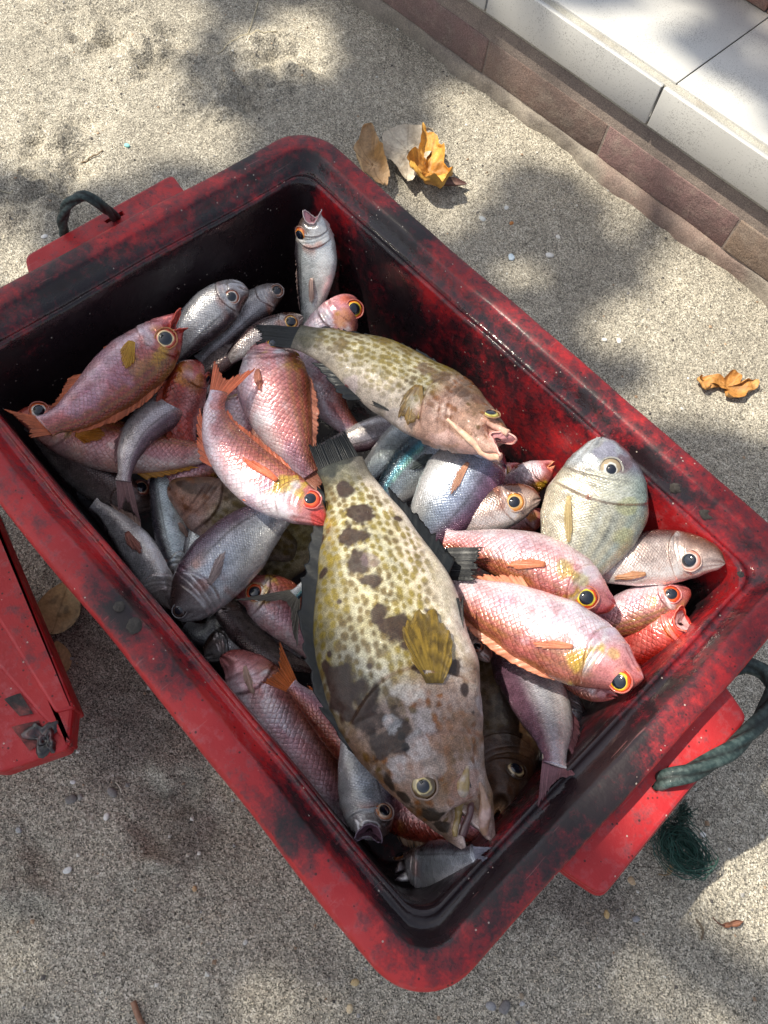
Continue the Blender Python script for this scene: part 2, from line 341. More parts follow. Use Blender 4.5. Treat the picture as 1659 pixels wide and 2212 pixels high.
def mat_brick():
    m, nt, p = newmat('paver_brick'); L = nt.links; g = geo(nt)
    c = mix(nt, ramp(nt, noise(nt, g, 14, 5, 0.65), [(0.35, 0.0), (0.7, 0.6)]), vcol(nt).outputs['Color'], (0.13, 0.105, 0.095))
    c = mix(nt, ramp(nt, noise(nt, g, 30, 4), [(0.5, 0.0), (0.75, 0.45)]), c, (0.30, 0.25, 0.20))
    c = mix(nt, 0.5, c, ramp(nt, noise(nt, g, 480, 2), [(0.3, 0.15), (0.7, 0.95)]), 'OVERLAY')
    L.new(c, p.inputs['Base Color']); p.inputs['Roughness'].default_value = 0.85
    b = bump(nt, noise(nt, g, 300, 3), 0.6, 0.0015); L.new(bump(nt, noise(nt, g, 40, 4), 0.5, 0.006, b), p.inputs['Normal']); return m
MAT_BRICK = mat_brick()

# ------------------------------------------------------------------ ground
def gauss(x, y, cx, cy, rx, ry=None, ang=0):
    ry = ry or rx; c, s = math.cos(ang), math.sin(ang)
    u = (x-cx)*c+(y-cy)*s; v = -(x-cx)*s+(y-cy)*c
    return np.exp(-(u*u/rx/rx+v*v/ry/ry))
def axis_(lo, hi, st, far):
    a = np.arange(lo, hi+st*.5, st); e = []; d = st; v = 0
    while v < far: d *= 1.35; v += d; e.append(v)
    e = np.array(e); return np.r_[lo-e[::-1], a, hi+e]
gx = axis_(-1.75, 1.25, 0.0075, 60); gy = axis_(-0.95, 1.08, 0.0075, 60)
GX, GY = np.meshgrid(gx, gy, indexing='ij')
P3 = np.stack([GX, GY, 0*GX], -1)
def ground_h(X, Y):
    P = np.stack([X, Y, 0*X], -1)
    rough = np.zeros_like(X)
    for (a, b, r) in [(120, 310, .09), (200, 60, .12), (560, 150, .10), (480, 230, .08), (620, 130, .06), (60, 420, .08), (330, 120, .08), (170, 470, .05), (380, 1710, .05), (330, 1840, .03), (60, 1900, .04)]:
        q = px(a, b); rough += gauss(X, Y, q[0], q[1], r)
    rough = np.clip(rough, 0, 1.3)
    near = sst(3.5, 1.6, np.abs(X)+np.abs(Y)*.7)
    h = (fbm(P, 3.2, 3, 1)-.5)*.018+(fbm(P, 11, 3, 2)-.5)*.010+(fbm(P, 38, 3, 6)-.5)*.0060+rough*((fbm(P, 17, 4, 3)-.5)*.080+(fbm(P, 60, 3, 5)-.5)*.034)
    return h*near*np.where(np.abs(X) > 0, 1, 1)-0.0035*0
GZ = ground_h(GX, GY)
# keep it flat under the tub and the step
flat = sst(0.42, 0.50, np.maximum(np.abs(GX)*.32/.45, 0)+0*GX)
inn = np.maximum(np.abs(GX)/.42, np.abs(GY)/.29); GZ = GZ*sst(.95, 1.15, inn)
GZ = np.where(GY > .965, GZ*.2-.002, GZ)
damp = 0*GX
for (a, b, r, k) in [(150, 1300, .10, 1.), (60, 1200, .1, 1.), (300, 1560, .07, .8), (230, 1700, .05, .6), (400, 1790, .05, .7), (700, 2090, .04, .6), (330, 1990, .03, .4),
                     (1120, 2010, .05, .4), (1250, 1940, .05, .8), (1330, 1960, .05, .5), (500, 1830, .06, .4), (1540, 1740, .05, .4), (200, 1950, .08, .25), (40, 470, .06, .5)]:
    q = px(a, b); damp = damp+k*gauss(GX, GY, q[0], q[1], r)
ground = mesh('ground', np.stack([GX, GY, GZ], -1).reshape(-1, 3), gridF(len(gx), len(gy)), MAT_SAND, attrs={'damp': damp.ravel()})
ground['kind'] = 'structure'

# ------------------------------------------------------------------ tiled step with brick riser
sdir = np.array([0.99924, 0.03901]); sn = np.array([-sdir[1], sdir[0]]); sorg = np.array([-0.245, 0.958])
def S2(u, v, z): return np.array([*(sorg+sdir*u+sn*v), z])
def sbox(mb, u0, u1, v0, v1, z0, z1, c, bev=0.003, rng=None):
    # box with rounded front/top edges, in step coordinates
    b = bev; prof = [(v1, z0), (v0+b*.0, z0+b), (v0, z0+b), (v0, z1-b), (v0+b*.3, z1-b*.3), (v0+b, z1), (v1, z1)]
    prof = [(v1, z0), (v0+b, z0), (v0+b*.3, z0+b*.3), (v0, z0+b), (v0, z1-b), (v0+b*.3, z1-b*.3), (v0+b, z1), (v1, z1)]
    us = [u0, u0+b*.3, u0+b, u1-b, u1-b*.3, u1]; ins = [b, b*.3, 0, 0, b*.3, b]
    V = []
    for u, i_ in zip(us, ins):
        for (v, z) in prof:
            V.append(S2(u, v+(i_ if v < v1 else 0), min(max(z, z0+i_), z1-i_)))
    n = len(prof); F = gridF(len(us), n, True).tolist(); F.append(list(range(n))); F.append(list(range((len(us)-1)*n, len(us)*n))[::-1])
    mb.add(np.array(V), F, c)
def ucoord(x, y, z):
    p_ = px(x, y, z)[:2]-sorg; return float(p_@sdir)
step = thing('tiled_step', S2(0, .2, 0), 'white speckled tile step with a brown brick riser across the top right corner', 'step')
rng = np.random.default_rng(5)
mb = MB()
sbox(mb, -6, 6, 0.0028, 3.0, -.05, .1455, (.24, .19, .16), .002); mb.build('mortar_core', MAT_BRICK, step)
mb = MB()
j1 = [ucoord(1050, 151, .035), ucoord(1294, 344, .035), ucoord(1551, 543, .035)]; Lb = (j1[2]-j1[0])/2
for k in range(-12, 14):
    u0 = j1[0]+k*Lb; c = np.array([.21, .135, .112])*rng.uniform(.88, 1.1)*np.array([1, rng.uniform(.9, 1.1), rng.uniform(.9, 1.1)])
    sbox(mb, u0+.0015, u0+Lb-.0015, 0.0+rng.uniform(-.001, .002), .08, .033, .105, c, .003)
    c = np.array([.20, .13, .108])*rng.uniform(.88, 1.1)
    sbox(mb, u0+Lb*.45+.0015, u0+Lb*1.45-.0015, 0.003+rng.uniform(-.001, .002), .08, .108, .150, c, .003)
mb.build('brick_riser', MAT_BRICK, step)
# crumbled mortar fillet along the foot
n = 900; us = np.linspace(-2.2, 1.6, n); V = []
for u in us:
    q = np.array([[u*3.1, 0, 0.]]); w_ = .003+.004*float(vnoise(np.array([[u*45, 1., 2.]]))[0])+.017*float(sst(.35, .7, fbm(q, 2.2, 3, 9))[0]); h_ = .026+.012*float(fbm(q, 5, 3, 11)[0])
    for k_ in range(7):
        a_ = k_/6*np.pi/2
        V.append(S2(u, .004-w_*math.cos(a_)**.7-.002*float(vnoise(np.array([[u*60, k_, 3.]]))[0]), -.01+(h_+.01)*math.sin(a_)))
pf = np.array(V); cc = mixc(np.array([.27, .235, .19]), np.array([.23, .16, .13]), sst(.5, .62, fbm(pf, 7, 3, 21)))
mesh('mortar_fillet', pf, gridF(n, 7), MAT_BRICK, step, col=cc)
# white tiles: riser row, grout strip, top field
j = ucoord(1403, 265, .154); TL = .40
mb = MB()
for k in range(-8, 9): sbox(mb, j+k*TL+.0022, j+(k+1)*TL-.0022, -.008, .002, .156, .232, (1, 1, 1), .0018)
mb.build('riser_tile', MAT_TILE, step)
mb = MB()
for k in range(-8, 9):
    for r_ in range(0, 6):
        y0 = .017+r_*TL
        if r_ == 0 or True:
            sbox(mb, j+k*TL+.0012+.012, j+(k+1)*TL-.0012+.012, y0, y0+TL-.0024, .226, .236, (1, 1, 1), .0012)
mb.build('top_tile', MAT_TILE, step)
mb = MB(); sbox(mb, -4, 4, .0015, 2.6, .146, .2315, (.44, .43, .37), .001); mb.build('grout_bed', MAT_BRICK, step)
mb = MB()
yb = float((px(1617, 0, .24)[:2]-sorg)@sn)
for k in range(-6, 8): sbox(mb, k*.2, k*.2+.197, yb, yb+.1, .236, .300, np.array([.30, .13, .09])*rng.uniform(.8, 1.1), .004)
bk = mb.build('brick_kerb', MAT_BRICK); tag(bk, 'reddish brick edging at the far corner of the white tiles', 'brick edging')

# ------------------------------------------------------------------ the red tub
TA, TB, TH = 0.45, 0.3188, 0.33
def rrect(a, b, r, nl=70, nc=14):
    """closed rounded rectangle, counter-clockwise"""
    P = []
    for (cx, cy, a0) in ((a-r, b-r, 0), (-a+r, b-r, 90), (-a+r, -b+r, 180), (a-r, -b+r, 270)):
        for t in np.linspace(0, 90, nc): P.append((cx+r*math.cos(R_(a0+t)), cy+r*math.sin(R_(a0+t))))
        nx = {0: (-a+r, b), 90: (-a, -b+r), 180: (a-r, -b), 270: (a, b-r)}[a0]
        s = np.array(P[-1]); e = np.array(nx)
        for t in np.linspace(0, 1, nl+2)[1:-1]: P.append(tuple(s+(e-s)*t))
    return np.array(P)
prof = [(.055, -.325, .03), (.050, -.30, .035), (.040, -.20, .04), (.033, -.08, .045), (.031, -.050, .045), (.006, -.049, .056), (.001, -.046, .06), (0, -.040, .062), (.0015, -.025, .062),
        (0, -.012, .062), (.0012, -.005, .061), (.004, -.0015, .060), (.008, 0, .057), (.014, .0006, .052), (.022, .0008, .046), (.028, .0004, .040), (.0315, -.0012, .036), (.034, -.0045, .033),
        (.037, -.010, .031), (.041, -.0165, .029), (.0445, -.0215, .027), (.0475, -.0242, .026), (.0505, -.0245, .026), (.0525, -.0225, .026), (.0545, -.0215, .026), (.0565, -.023, .026), (.0585, -.028, .027)]
for k_ in range(1, 21):
    t = k_/20; prof.append((.0585+.030*t, -.028-.284*t, .027+.01*t))
prof += [(.094, -.3165, .03), (.11, -.318, .03), (.18, -.318, .03), (.30, -.318, .005)]
tub = thing('fish_tub', (0, 0, 0), 'large red plastic tub with black grime, full of fresh fish, standing on the sand', 'fish tub')
V = []; OFF = []
for (o_, z, r) in prof:
    q = rrect(TA-o_, TB-o_, max(r, .004)); V.append(np.c_[q, np.full(len(q), TH+z)]); OFF.append(np.full(len(q), o_))
nr = len(V[0]); V = np.vstack(V); OFF = np.concatenate(OFF)
wob = (fbm(V, 6, 2, 31)-.5)*.007; wob2 = (fbm(V, 25, 2, 33)-.5)*.0016
cen = nrm(np.c_[V[:, :2], 0*V[:, 0]]); V = V+cen*wob[:, None]; V[:, 2] += np.where(V[:, 2] > .28, wob2+(fbm(V, 4, 2, 35)-.5)*.003, 0)
F = gridF(len(prof), nr, True).tolist(); F.append(list(range(nr))[::-1]); F.append(list(range((len(prof)-1)*nr, len(prof)*nr)))
def tub_grime_shade(V, OFF):  # real grime, with shade and sunlight painted in as well
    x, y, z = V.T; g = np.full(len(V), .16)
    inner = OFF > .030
    # far left wall: nearly black, band darkened; the rest by side
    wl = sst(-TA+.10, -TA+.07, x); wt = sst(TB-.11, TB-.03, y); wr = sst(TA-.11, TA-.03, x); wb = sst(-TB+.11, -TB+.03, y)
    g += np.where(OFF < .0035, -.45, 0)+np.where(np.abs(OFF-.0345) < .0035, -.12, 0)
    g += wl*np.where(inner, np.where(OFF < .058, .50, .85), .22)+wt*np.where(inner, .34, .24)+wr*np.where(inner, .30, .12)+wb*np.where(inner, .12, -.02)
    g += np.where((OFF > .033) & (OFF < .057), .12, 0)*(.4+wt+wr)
    g += np.where(OFF > .0585, .85, 0)*sst(.29, .15, z)*(1-.6*wt)-.16*np.where(OFF > .0585, wt, 0)*sst(-.30, -.1, x)+np.where(OFF > .0585, .12, 0)  # darker with depth: shade low inside the tub is painted in
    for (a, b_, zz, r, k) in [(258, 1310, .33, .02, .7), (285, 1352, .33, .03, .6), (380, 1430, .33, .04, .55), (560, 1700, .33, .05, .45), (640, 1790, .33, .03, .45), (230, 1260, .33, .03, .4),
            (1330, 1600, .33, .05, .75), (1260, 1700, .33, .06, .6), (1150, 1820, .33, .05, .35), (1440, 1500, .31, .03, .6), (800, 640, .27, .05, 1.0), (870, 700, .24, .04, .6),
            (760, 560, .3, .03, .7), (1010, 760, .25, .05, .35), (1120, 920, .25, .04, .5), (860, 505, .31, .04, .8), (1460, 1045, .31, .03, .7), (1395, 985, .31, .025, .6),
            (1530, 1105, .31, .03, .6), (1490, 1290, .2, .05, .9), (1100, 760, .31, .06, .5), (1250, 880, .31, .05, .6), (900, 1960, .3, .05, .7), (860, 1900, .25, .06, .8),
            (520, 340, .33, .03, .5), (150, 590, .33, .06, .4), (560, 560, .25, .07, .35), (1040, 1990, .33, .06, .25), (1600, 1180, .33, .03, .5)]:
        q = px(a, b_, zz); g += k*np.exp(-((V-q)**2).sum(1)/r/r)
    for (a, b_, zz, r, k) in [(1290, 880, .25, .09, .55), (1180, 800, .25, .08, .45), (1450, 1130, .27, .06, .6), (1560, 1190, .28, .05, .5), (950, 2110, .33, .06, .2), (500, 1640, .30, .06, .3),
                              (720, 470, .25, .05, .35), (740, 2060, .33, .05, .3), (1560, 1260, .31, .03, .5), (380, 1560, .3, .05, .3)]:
        q = px(a, b_, zz); g -= k*np.exp(-((V-q)**2).sum(1)/r/r)  # redder spots, including sun patches painted on the right wall
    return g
def tub_wet(V, OFF):
    return np.where((OFF > .04) & (OFF < .06), .75, np.where(OFF > .058, .48, np.where(OFF > .03, .5, .2)))
body = mesh('body', V, F, MAT_RED, tub, attrs={'grime': tub_grime_shade(V, OFF), 'wet': tub_wet(V, OFF)})

def slab(name, top, thick, parent, hole=None, rnd=.010, grime=.25, bev=.004, inset=None, attrs_extra=None, res=.008):
    """plate from a planar polygon of world points (roughly level), bevelled, optionally with a round hole"""
    import bmesh
    bm = bmesh.new(); top = [np.asarray(p) for p in top]
    # round the corners
    pts = []
    n = len(top)
    for i in range(n):
        p0, p1, p2 = top[i-1], top[i], top[(i+1) % n]; d0 = nrm(p0-p1); d2 = nrm(p2-p1); rr = rnd
        for t in np.linspace(0, 1, 5): pts.append((1-t)**2*(p1+d0*rr)+2*t*(1-t)*p1+t*t*(p1+d2*rr))
    ctr = np.mean(top, 0)
    def ring(ins, dz): 
        out = []
        m_ = len(pts)
        for i in range(m_):
            t_ = pts[(i+1) % m_]-pts[i-1]; nn = nrm(np.array([t_[1], -t_[0], 0]))
            if nn@(pts[i]-ctr) < 0: nn = -nn
            out.append(pts[i]-nn*ins+np.array([0, 0, dz]))
        return out
    rings = [ring(.004, -thick), ring(0, -thick+.003), ring(0, -bev), ring(bev*.3, -bev*.3), ring(bev, 0)]
    R2 = []
    for rg in rings: R2.append([bm.verts.new(p) for p in rg])
    for a_, b_ in zip(R2[:-1], R2[1:]):
        for i in range(len(a_)):
            k_ = (i+1) % len(a_); bm.faces.new((a_[i], a_[k_], b_[k_], b_[i]))
    if hole is None:
        bm.faces.new(R2[-1]); bm.faces.new(R2[0][::-1])
    else:
        hc, hr = hole; m_ = len(R2[-1])
        angs = [math.atan2(v.co.y-hc[1], v.co.x-hc[0]) for v in R2[-1]]
        def hring(r_, dz): return [bm.verts.new((hc[0]+r_*math.cos(a), hc[1]+r_*math.sin(a), hc[2]+dz)) for a in angs]
        h0 = hring(hr*1.18, 0.0); h1 = hring(hr, -.003); h2 = hring(hr, -thick+.002)
        for i in range(m_):
            k_ = (i+1) % m_
            for A_, B_ in ((R2[-1], h0), (h0, h1), (h1, h2), (h2, R2[0])): bm.faces.new((A_[i], A_[k_], B_[k_], B_[i]))
    bmesh.ops.recalc_face_normals(bm, faces=bm.faces)
    me = bpy.data.meshes.new(name); bm.to_mesh(me); bm.free()
    nv = len(me.vertices); co = np.empty(nv*3); me.vertices.foreach_get('co', co); co = co.reshape(-1, 3)
    a = me.attributes.new('grime', 'FLOAT', 'POINT'); a.data.foreach_set('value', np.full(nv, grime, np.float32) if not callable(grime) else grime(co).astype(np.float32))
    a = me.attributes.new('wet', 'FLOAT', 'POINT'); a.data.foreach_set('value', np.full(nv, .25, np.float32))
    me.materials.append(MAT_RED)
    o = bpy.data.objects.new(name, me); COL.objects.link(o)
    if parent is not None: o.parent = parent; o.matrix_parent_inverse = Matrix.Translation(-Vector(parent.location))
    return o
zE = .302
pl = [px(52, 552, zE), px(372, 374, zE), px(425, 385, zE)+np.array([.03, -.03, 0]), px(75, 590, zE)+np.array([.03, -.02, 0])]
slab('handle_flange', pl, .022, tub, hole=(px(246, 468, zE), .0125), grime=.18)
zF = .298
pr = [px(1560, 1470, zF)+np.array([-.035, 0, 0]), px(1572, 1483, zF), px(1618, 1551, zF), px(1303, 1936, zF), px(1221, 1884, zF), px(1221, 1884, zF)+np.array([-.035, 0, 0])]
slab('handle_flange', pr, .010, tub, hole=(px(1434, 1686, zF), .0135), grime=.02)
pr2 = [p_+np.array([.0035, 0, -.0105]) if i in (2, 3) else p_+np.array([0, 0, -.0105]) for i, p_ in enumerate(pr)]
slab('flange_lip', pr2, .012, tub, hole=(px(1434, 1686, zF)+np.array([0, 0, -.0105]), .0145), grime=.12)
# rope handles, three-strand
def rope(pts, r, name, parent, lab=None):
    P = catmull([px(a, b, z) for a, b, z in pts], 260)
    V, F = tube(P, r, 24, 3, r*7.5, .24)
    s = np.repeat(np.arange(260), 24); cc = mixc(np.array([.010, .026, .026]), np.array([.055, .085, .08]), sst(.3, .8, fbm(V, 300, 2, 41)))
    ss = np.repeat(np.r_[0, np.cumsum(np.linalg.norm(np.diff(P, axis=0), axis=1))], 24); pz = np.tile(np.linspace(0, 2*np.pi, 24, endpoint=False), 260)
    cc = cc*(.06+1.15*np.abs(np.cos((pz*3-ss/(r*7.5)*2*np.pi)/2))**.7)[:, None]  # shade in the grooves between strands painted into the colour
    d = sst(.45, .7, fbm(V, 30, 2, 43)); cc = mixc(cc, cc*.45, d*.8)
    return mesh(name, V, F, MAT_ROPE, parent, col=cc)
rope([(150, 520, .26), (137, 500, .285), (136, 468, .32), (150, 438, .345), (180, 424, .355), (215, 440, .345), (236, 458, .322), (250, 470, .300), (255, 478, .27)], .0058, 'rope_handle', tub)
rope([(1425, 1700, .262), (1428, 1692, .292), (1446, 1681, .306), (1500, 1664, .312), (1560, 1632, .308), (1612, 1590, .300), (1652, 1540, .292), (1672, 1490, .285), (1652, 1452, .280), (1612, 1436, .278), (1580, 1445, .272)], .0083, 'rope_handle', tub)
# dirty plugs (rivets) in the sloping band
for (a, b, r) in [(758, 422, .0045), (806, 461, .007), (857, 506, .0095), (1397, 985, .0085), (1464, 1047, .011), (1528, 1108, .009), (257, 1309, .006), (290, 1351, .008), (1600, 1240, .004)]:
    zz = .313 if b < 1200 else .333
    c0 = px(a, b, zz); t = np.linspace(0, 1, 7); ph = np.linspace(0, 2*np.pi, 16, endpoint=False)
    up = nrm(np.array([0, -.55, .8])) if b < 1200 else np.array([0, 0, 1.])
    e1 = nrm(np.cross(up, [1, 0, 0])); e2 = np.cross(up, e1)
    V = []
    for k_ in t:
        rr = r*math.cos(k_*np.pi/2)+1e-4; V.append(c0+np.outer(np.cos(ph)*rr, e1)+np.outer(np.sin(ph)*rr, e2)+up*(math.sin(k_*np.pi/2)*r*.5-.001))
    V = np.vstack(V); V += (np.stack([fbm(V, 260, 2, 50+k_) for k_ in range(3)], 1)-.5)*r*.6
    mesh('plug', V, gridF(7, 16, True), MAT_STONE, tub, col=np.tile(np.array([.05, .042, .036]), (len(V), 1)))

# ------------------------------------------------------------------ neighbouring tub at the left edge
lt = thing('fish_tub', px(-60, 1500, 0), 'corner of a second red tub at the left edge, melted black holes in its flange', 'fish tub')
zR = .21
def lo(p_, dz): return np.asarray(p_)+np.array([0, 0, dz])
rimp = [px(-60, 1000, zR), px(162, 1530, zR), px(119, 1541, zR), px(-120, 1153, zR)]
slab('rim', rimp, .05, lt, grime=.02, rnd=.005)
slope = [px(-90, 1040, zR-.003), px(158, 1528, zR-.003), px(150, 1612, zR-.003), px(88, 1547, zR-.003), px(-120, 1306, zR-.003)]
slab('rim_skirt', slope, .035, lt, grime=.12, rnd=.004)
ear = [px(-140, 1230, zR-.0062), px(60, 1420, zR-.0062), px(150, 1545, zR-.0062), px(148, 1618, zR-.0062), px(2, 1668, zR-.0062), px(-160, 1650, zR-.0062)]
def earg(co):
    g = np.full(len(co), .0)
    return g
slab('handle_flange', ear, .03, lt, grime=-.12, rnd=.006)
# melted holes: charred, lumpy plugs with a paler plate beside
def char(cpx, r, sx, name, colr, z, seed):
    c0 = px(*cpx, z); n = 30; ph = np.linspace(0, 2*np.pi, n, endpoint=False); V = []
    for k_ in np.linspace(0, 1, 8):
        rr = r*(1-k_)**.6*(1+.35*np.sin(ph*3+seed)+.2*np.sin(ph*5+seed*2)) if k_ < 1 else 0*ph
        V.append(np.c_[c0[0]+np.cos(ph)*rr*sx, c0[1]+np.sin(ph)*rr, np.full(n, z+.004*math.sin(k_*3.0))])
    V = np.vstack(V); V[:, 2] += (fbm(V, 180, 3, seed)-.4)*.009
    return mesh(name, V, gridF(8, n, True), MAT_WET, lt, col=mixc(np.array(colr), np.array([.10, .03, .03]), sst(.5, .75, fbm(V, 120, 2, seed+3))))
char((92, 1590), .0155, 1.2, 'melted_hole', (.012, .009, .009), zR-.0058, 3)
char((104, 1600), .009, 1.2, 'melted_hole', (.02, .012, .012), zR-.0055, 8)
def quad(ps, z, name, colr):
    P = [px(a, b, z) for a, b in ps]; n = 10; V = []
    for i in np.linspace(0, 1, n):
        for k_ in np.linspace(0, 1, n): V.append((P[0]*(1-i)+P[1]*i)*(1-k_)+(P[3]*(1-i)+P[2]*i)*k_)
    V = np.array(V); V[:, 2] += (fbm(V, 140, 2, 4)-.5)*.003
    return mesh(name, V, gridF(n, n), MAT_STONE, lt, col=mixc(np.array(colr), np.array([.25, .06, .05]), sst(.45, .7, fbm(V, 90, 3, 6))))
quad([(8, 1510), (44, 1497), (72, 1542), (42, 1547)], zR-.0044, 'cut_out_sheet', (.035, .03, .028))  # dark sheet laid on the flange for an unlit opening
quad([(24, 1570), (84, 1556), (98, 1600), (64, 1622)], zR-.0046, 'cut_out_sheet', (.10, .028, .026))
mb = MB(); c0 = np.mean([px(-5, 1440, zR), px(-140, 1300, zR), px(-160, 1650, zR)], 0)
# tub wall below the rim
bp = [px(-30, 1100, 0)*1, px(120, 1400, 0)*1]
w0 = px(-60, 1160, zR-.04); w1 = px(96, 1500, zR-.04); w2 = px(30, 1600, zR-.04); w3 = px(-260, 1500, zR-.04); w4 = px(-260, 1200, zR-.04)
ctr = np.mean([w0, w1, w2, w3, w4], 0); top = [w0, w1, w2, w3, w4]
V = [];
for k_ in np.linspace(0, 1, 8):
    for p_ in top:
        q = ctr+(p_-ctr)*(1-.10*k_); V.append([q[0], q[1], (zR-.03)*(1-k_)+.001*k_])
F = gridF(8, 5, True).tolist()+[[0, 1, 2, 3, 4]]
V = np.array(V); mesh('wall', V, F, MAT_RED, lt, smooth=False, attrs={'grime': np.full(len(V), .3), 'wet': np.full(len(V), .2)})

# ------------------------------------------------------------------ dry leaves
def leaf(name, label, b, t, wpx, z=.004, curl=.5, cup=.4, colr=(.42, .24, .08), col2=(.6, .46, .3), lobes=0, bend=0.0, seed=1, group=None, lift=.0, asym=0.0, foldtip=0):
    P0 = px(*b, z); P1 = px(*t, z); Lg = np.linalg.norm(P1-P0); d = (P1-P0)/Lg; s = np.array([-d[1], d[0], 0])
    W = wpx*depth((P0+P1)/2)/FPX*.5; nu, nv = 44, 27; V = []; C = []
    for i in range(nu):
        u = i/(nu-1); wd = W*(math.sin(np.pi*min(u**.75, 1))**.75+.03)
        if lobes: wd *= .50+.50*abs(math.cos(u*np.pi*lobes))**.8
        for k_ in range(nv):
            v = (k_/(nv-1))*2-1; vv = v*(1+asym*v)
            a_ = v*cup*2.2; yy = wd*(math.sin(a_)/(cup*2.2) if cup > .01 else v)*1.0; zz = wd*((1-math.cos(a_))/(cup*2.2) if cup > .01 else 0)*1.3
            cu = curl*u*u*Lg
            if foldtip and u > .7:
                ff = (u-.7)/.3*np.pi*.8*foldtip; uu = .7*Lg+math.sin(ff)*Lg*.12; zz2 = (1-math.cos(ff))*Lg*.12
            else: uu = u*Lg; zz2 = 0
            V.append(P0+d*uu+s*(yy+bend*math.sin(u*np.pi)*Lg)+np.array([0, 0, zz+zz2+cu*.3+lift*math.sin(u*np.pi)]))
            vein = max(math.exp(-(v/.05)**2), .55*math.exp(-((((u*7+abs(v)*1.6) % 1)-.5)/.09)**2)*min(1, abs(v)*4+.3)*.6)
            C.append((u, v, vein))
    V = np.array(V); C = np.array(C)
    V[:, 2] += (fbm(V, 38, 3, seed)-.5)*.007+.001; V[:, 2] = np.maximum(V[:, 2], ground_h(V[:, 0], V[:, 1])+.001)
    c = mixc(np.array(colr), np.array(col2), sst(.40, .66, fbm(V, 22, 3, seed+5)))
    c = c*(1-.45*sst(.62, .75, fbm(V, 90, 2, seed+9)))[:, None]
    c = mixc(c, np.array(colr)*.45, C[:, 2]*.6)
    F = gridF(nu, nv)
    # underside: a hair of thickness
    V2 = np.vstack([V, V-np.array([0, 0, .0006])]); F2 = np.vstack([F, F[:, ::-1]+len(V)])
    o = mesh(name, V2-P0, F2, MAT_LEAF, col=np.vstack([c, c])); o.location = [float(q) for q in P0]
    tag(o, label, 'leaf', group); 
    st, SF = tube(catmull([P0+d*.002, P0-d*Lg*.18+s*.004, P0-d*Lg*.35+s*.012-np.array([0, 0, .001])], 12)+np.array([0, 0, .003]), .0009, 6)
    mesh('stalk', st, SF, MAT_LEAF, o, col=np.tile(np.array(colr)*.5, (len(st), 1)))
    return o
LG = 'dry leaves fallen on the sand'
def leafpoly(label, outline, z0, c1, c2, seed, curl=.3, tilt=(0, 0), crump=.008, vein=None, fold=None):
    """crumpled leaf from its outline: its own mesh of fine cells, curled up at the edge"""
    O = np.array([px(a, b, z0)[:2] for a, b in outline]); n = len(O); cen_ = O.mean(0)
    dense = []
    for i in range(n):
        for t in np.linspace(0, 1, 16, endpoint=False): dense.append(O[i]*(1-t)+O[(i+1) % n]*t)
    dense = np.array(dense); 
    k_ = np.hanning(13); k_ /= k_.sum(); dense = np.stack([np.convolve(np.r_[dense[-6:, q], dense[:, q], dense[:6, q]], k_, 'valid') for q in (0, 1)], 1)
    m_ = len(dense); dense = dense+(np.stack([vnoise(np.c_[dense*160, np.zeros(m_)], seed+q) for q in (0, 1)], 1)-.5)*.0025
    rings = np.linspace(0, 1, 26)[1:]; V = []
    for r_ in rings: V.append(np.c_[cen_+(dense-cen_)*r_, np.full(m_, r_)])
    V = np.vstack(V); R1 = V[:, 2].copy(); Lr = np.sqrt(((O-cen_)**2).sum(1)).mean()
    Pn = np.c_[V[:, :2], 0*R1]
    z = z0+curl*Lr*R1**2.2*(.3+1.4*fbm(Pn, 26, 2, seed))+(fbm(Pn, 48, 3, seed+2)-.5)*crump*2+(V[:, 0]-cen_[0])*tilt[0]+(V[:, 1]-cen_[1])*tilt[1]
    Q = V.copy()
    ov = sst(.86, 1.0, R1)*sst(.5, .62, fbm(Pn, 20, 2, seed+8)); Q[:, :2] -= (V[:, :2]-cen_)*.16*ov[:, None]; z = z+ov*.004
    z = np.maximum(z, ground_h(V[:, 0], V[:, 1])+.0012)
    G = np.c_[Q[:, :2], z]; c = mixc(np.array(c1), np.array(c2), sst(.38, .62, fbm(Pn, 24, 3, seed+5)))
    ang = np.arctan2(V[:, 1]-cen_[1], V[:, 0]-cen_[0]); vn = np.exp(-((np.abs(((ang*4.5/np.pi+seed*.37) % 1)-.5)*R1*Lr)/.0016)**2)
    c = mixc(c, np.array(c1)*.45, np.clip(vn*.55*(R1 > .08), 0, 1)); c = mixc(c, np.clip(np.array(c2)*1.3, 0, .8), ov*.8); c = c*(.75+.5*fbm(Pn, 140, 2, seed+9))[:, None]
    Vv = np.vstack([[np.r_[cen_, z[:m_].mean()]], G]); F = (gridF(25, m_, True)+1).tolist()+[[0, 1+i, 1+(i+1) % m_] for i in range(m_)]
    c = np.vstack([c[:1], c]); N_ = len(Vv); V2 = np.vstack([Vv, Vv-np.array([0, 0, .0006])]); F2 = F+[[q+N_ for q in f[::-1]] for f in F]
    org = V2[0].copy(); o = mesh('dry_leaf', V2-org, F2, MAT_LEAF, col=np.vstack([c, c])); o.location = [float(q) for q in org]
    return tag(o, label, 'leaf', LG)
leafpoly('pale beige dry leaf with fine veins, the middle one of three by the tub', [(824, 301), (839, 287), (863, 279), (899, 280), (935, 281), (955, 308), (930, 340), (905, 380), (880, 403), (869, 386), (845, 358), (826, 338)], .016, (.40, .34, .26), (.56, .50, .40), 11, .15, crump=.006)
leafpoly('tan and brown curled leaf pressed against the outside of the tub rim', [(776, 298), (800, 294), (822, 338), (839, 386), (840, 420), (800, 400), (760, 346)], .014, (.36, .20, .07), (.50, .33, .18), 3, .35, tilt=(-.1, .2), crump=.010)
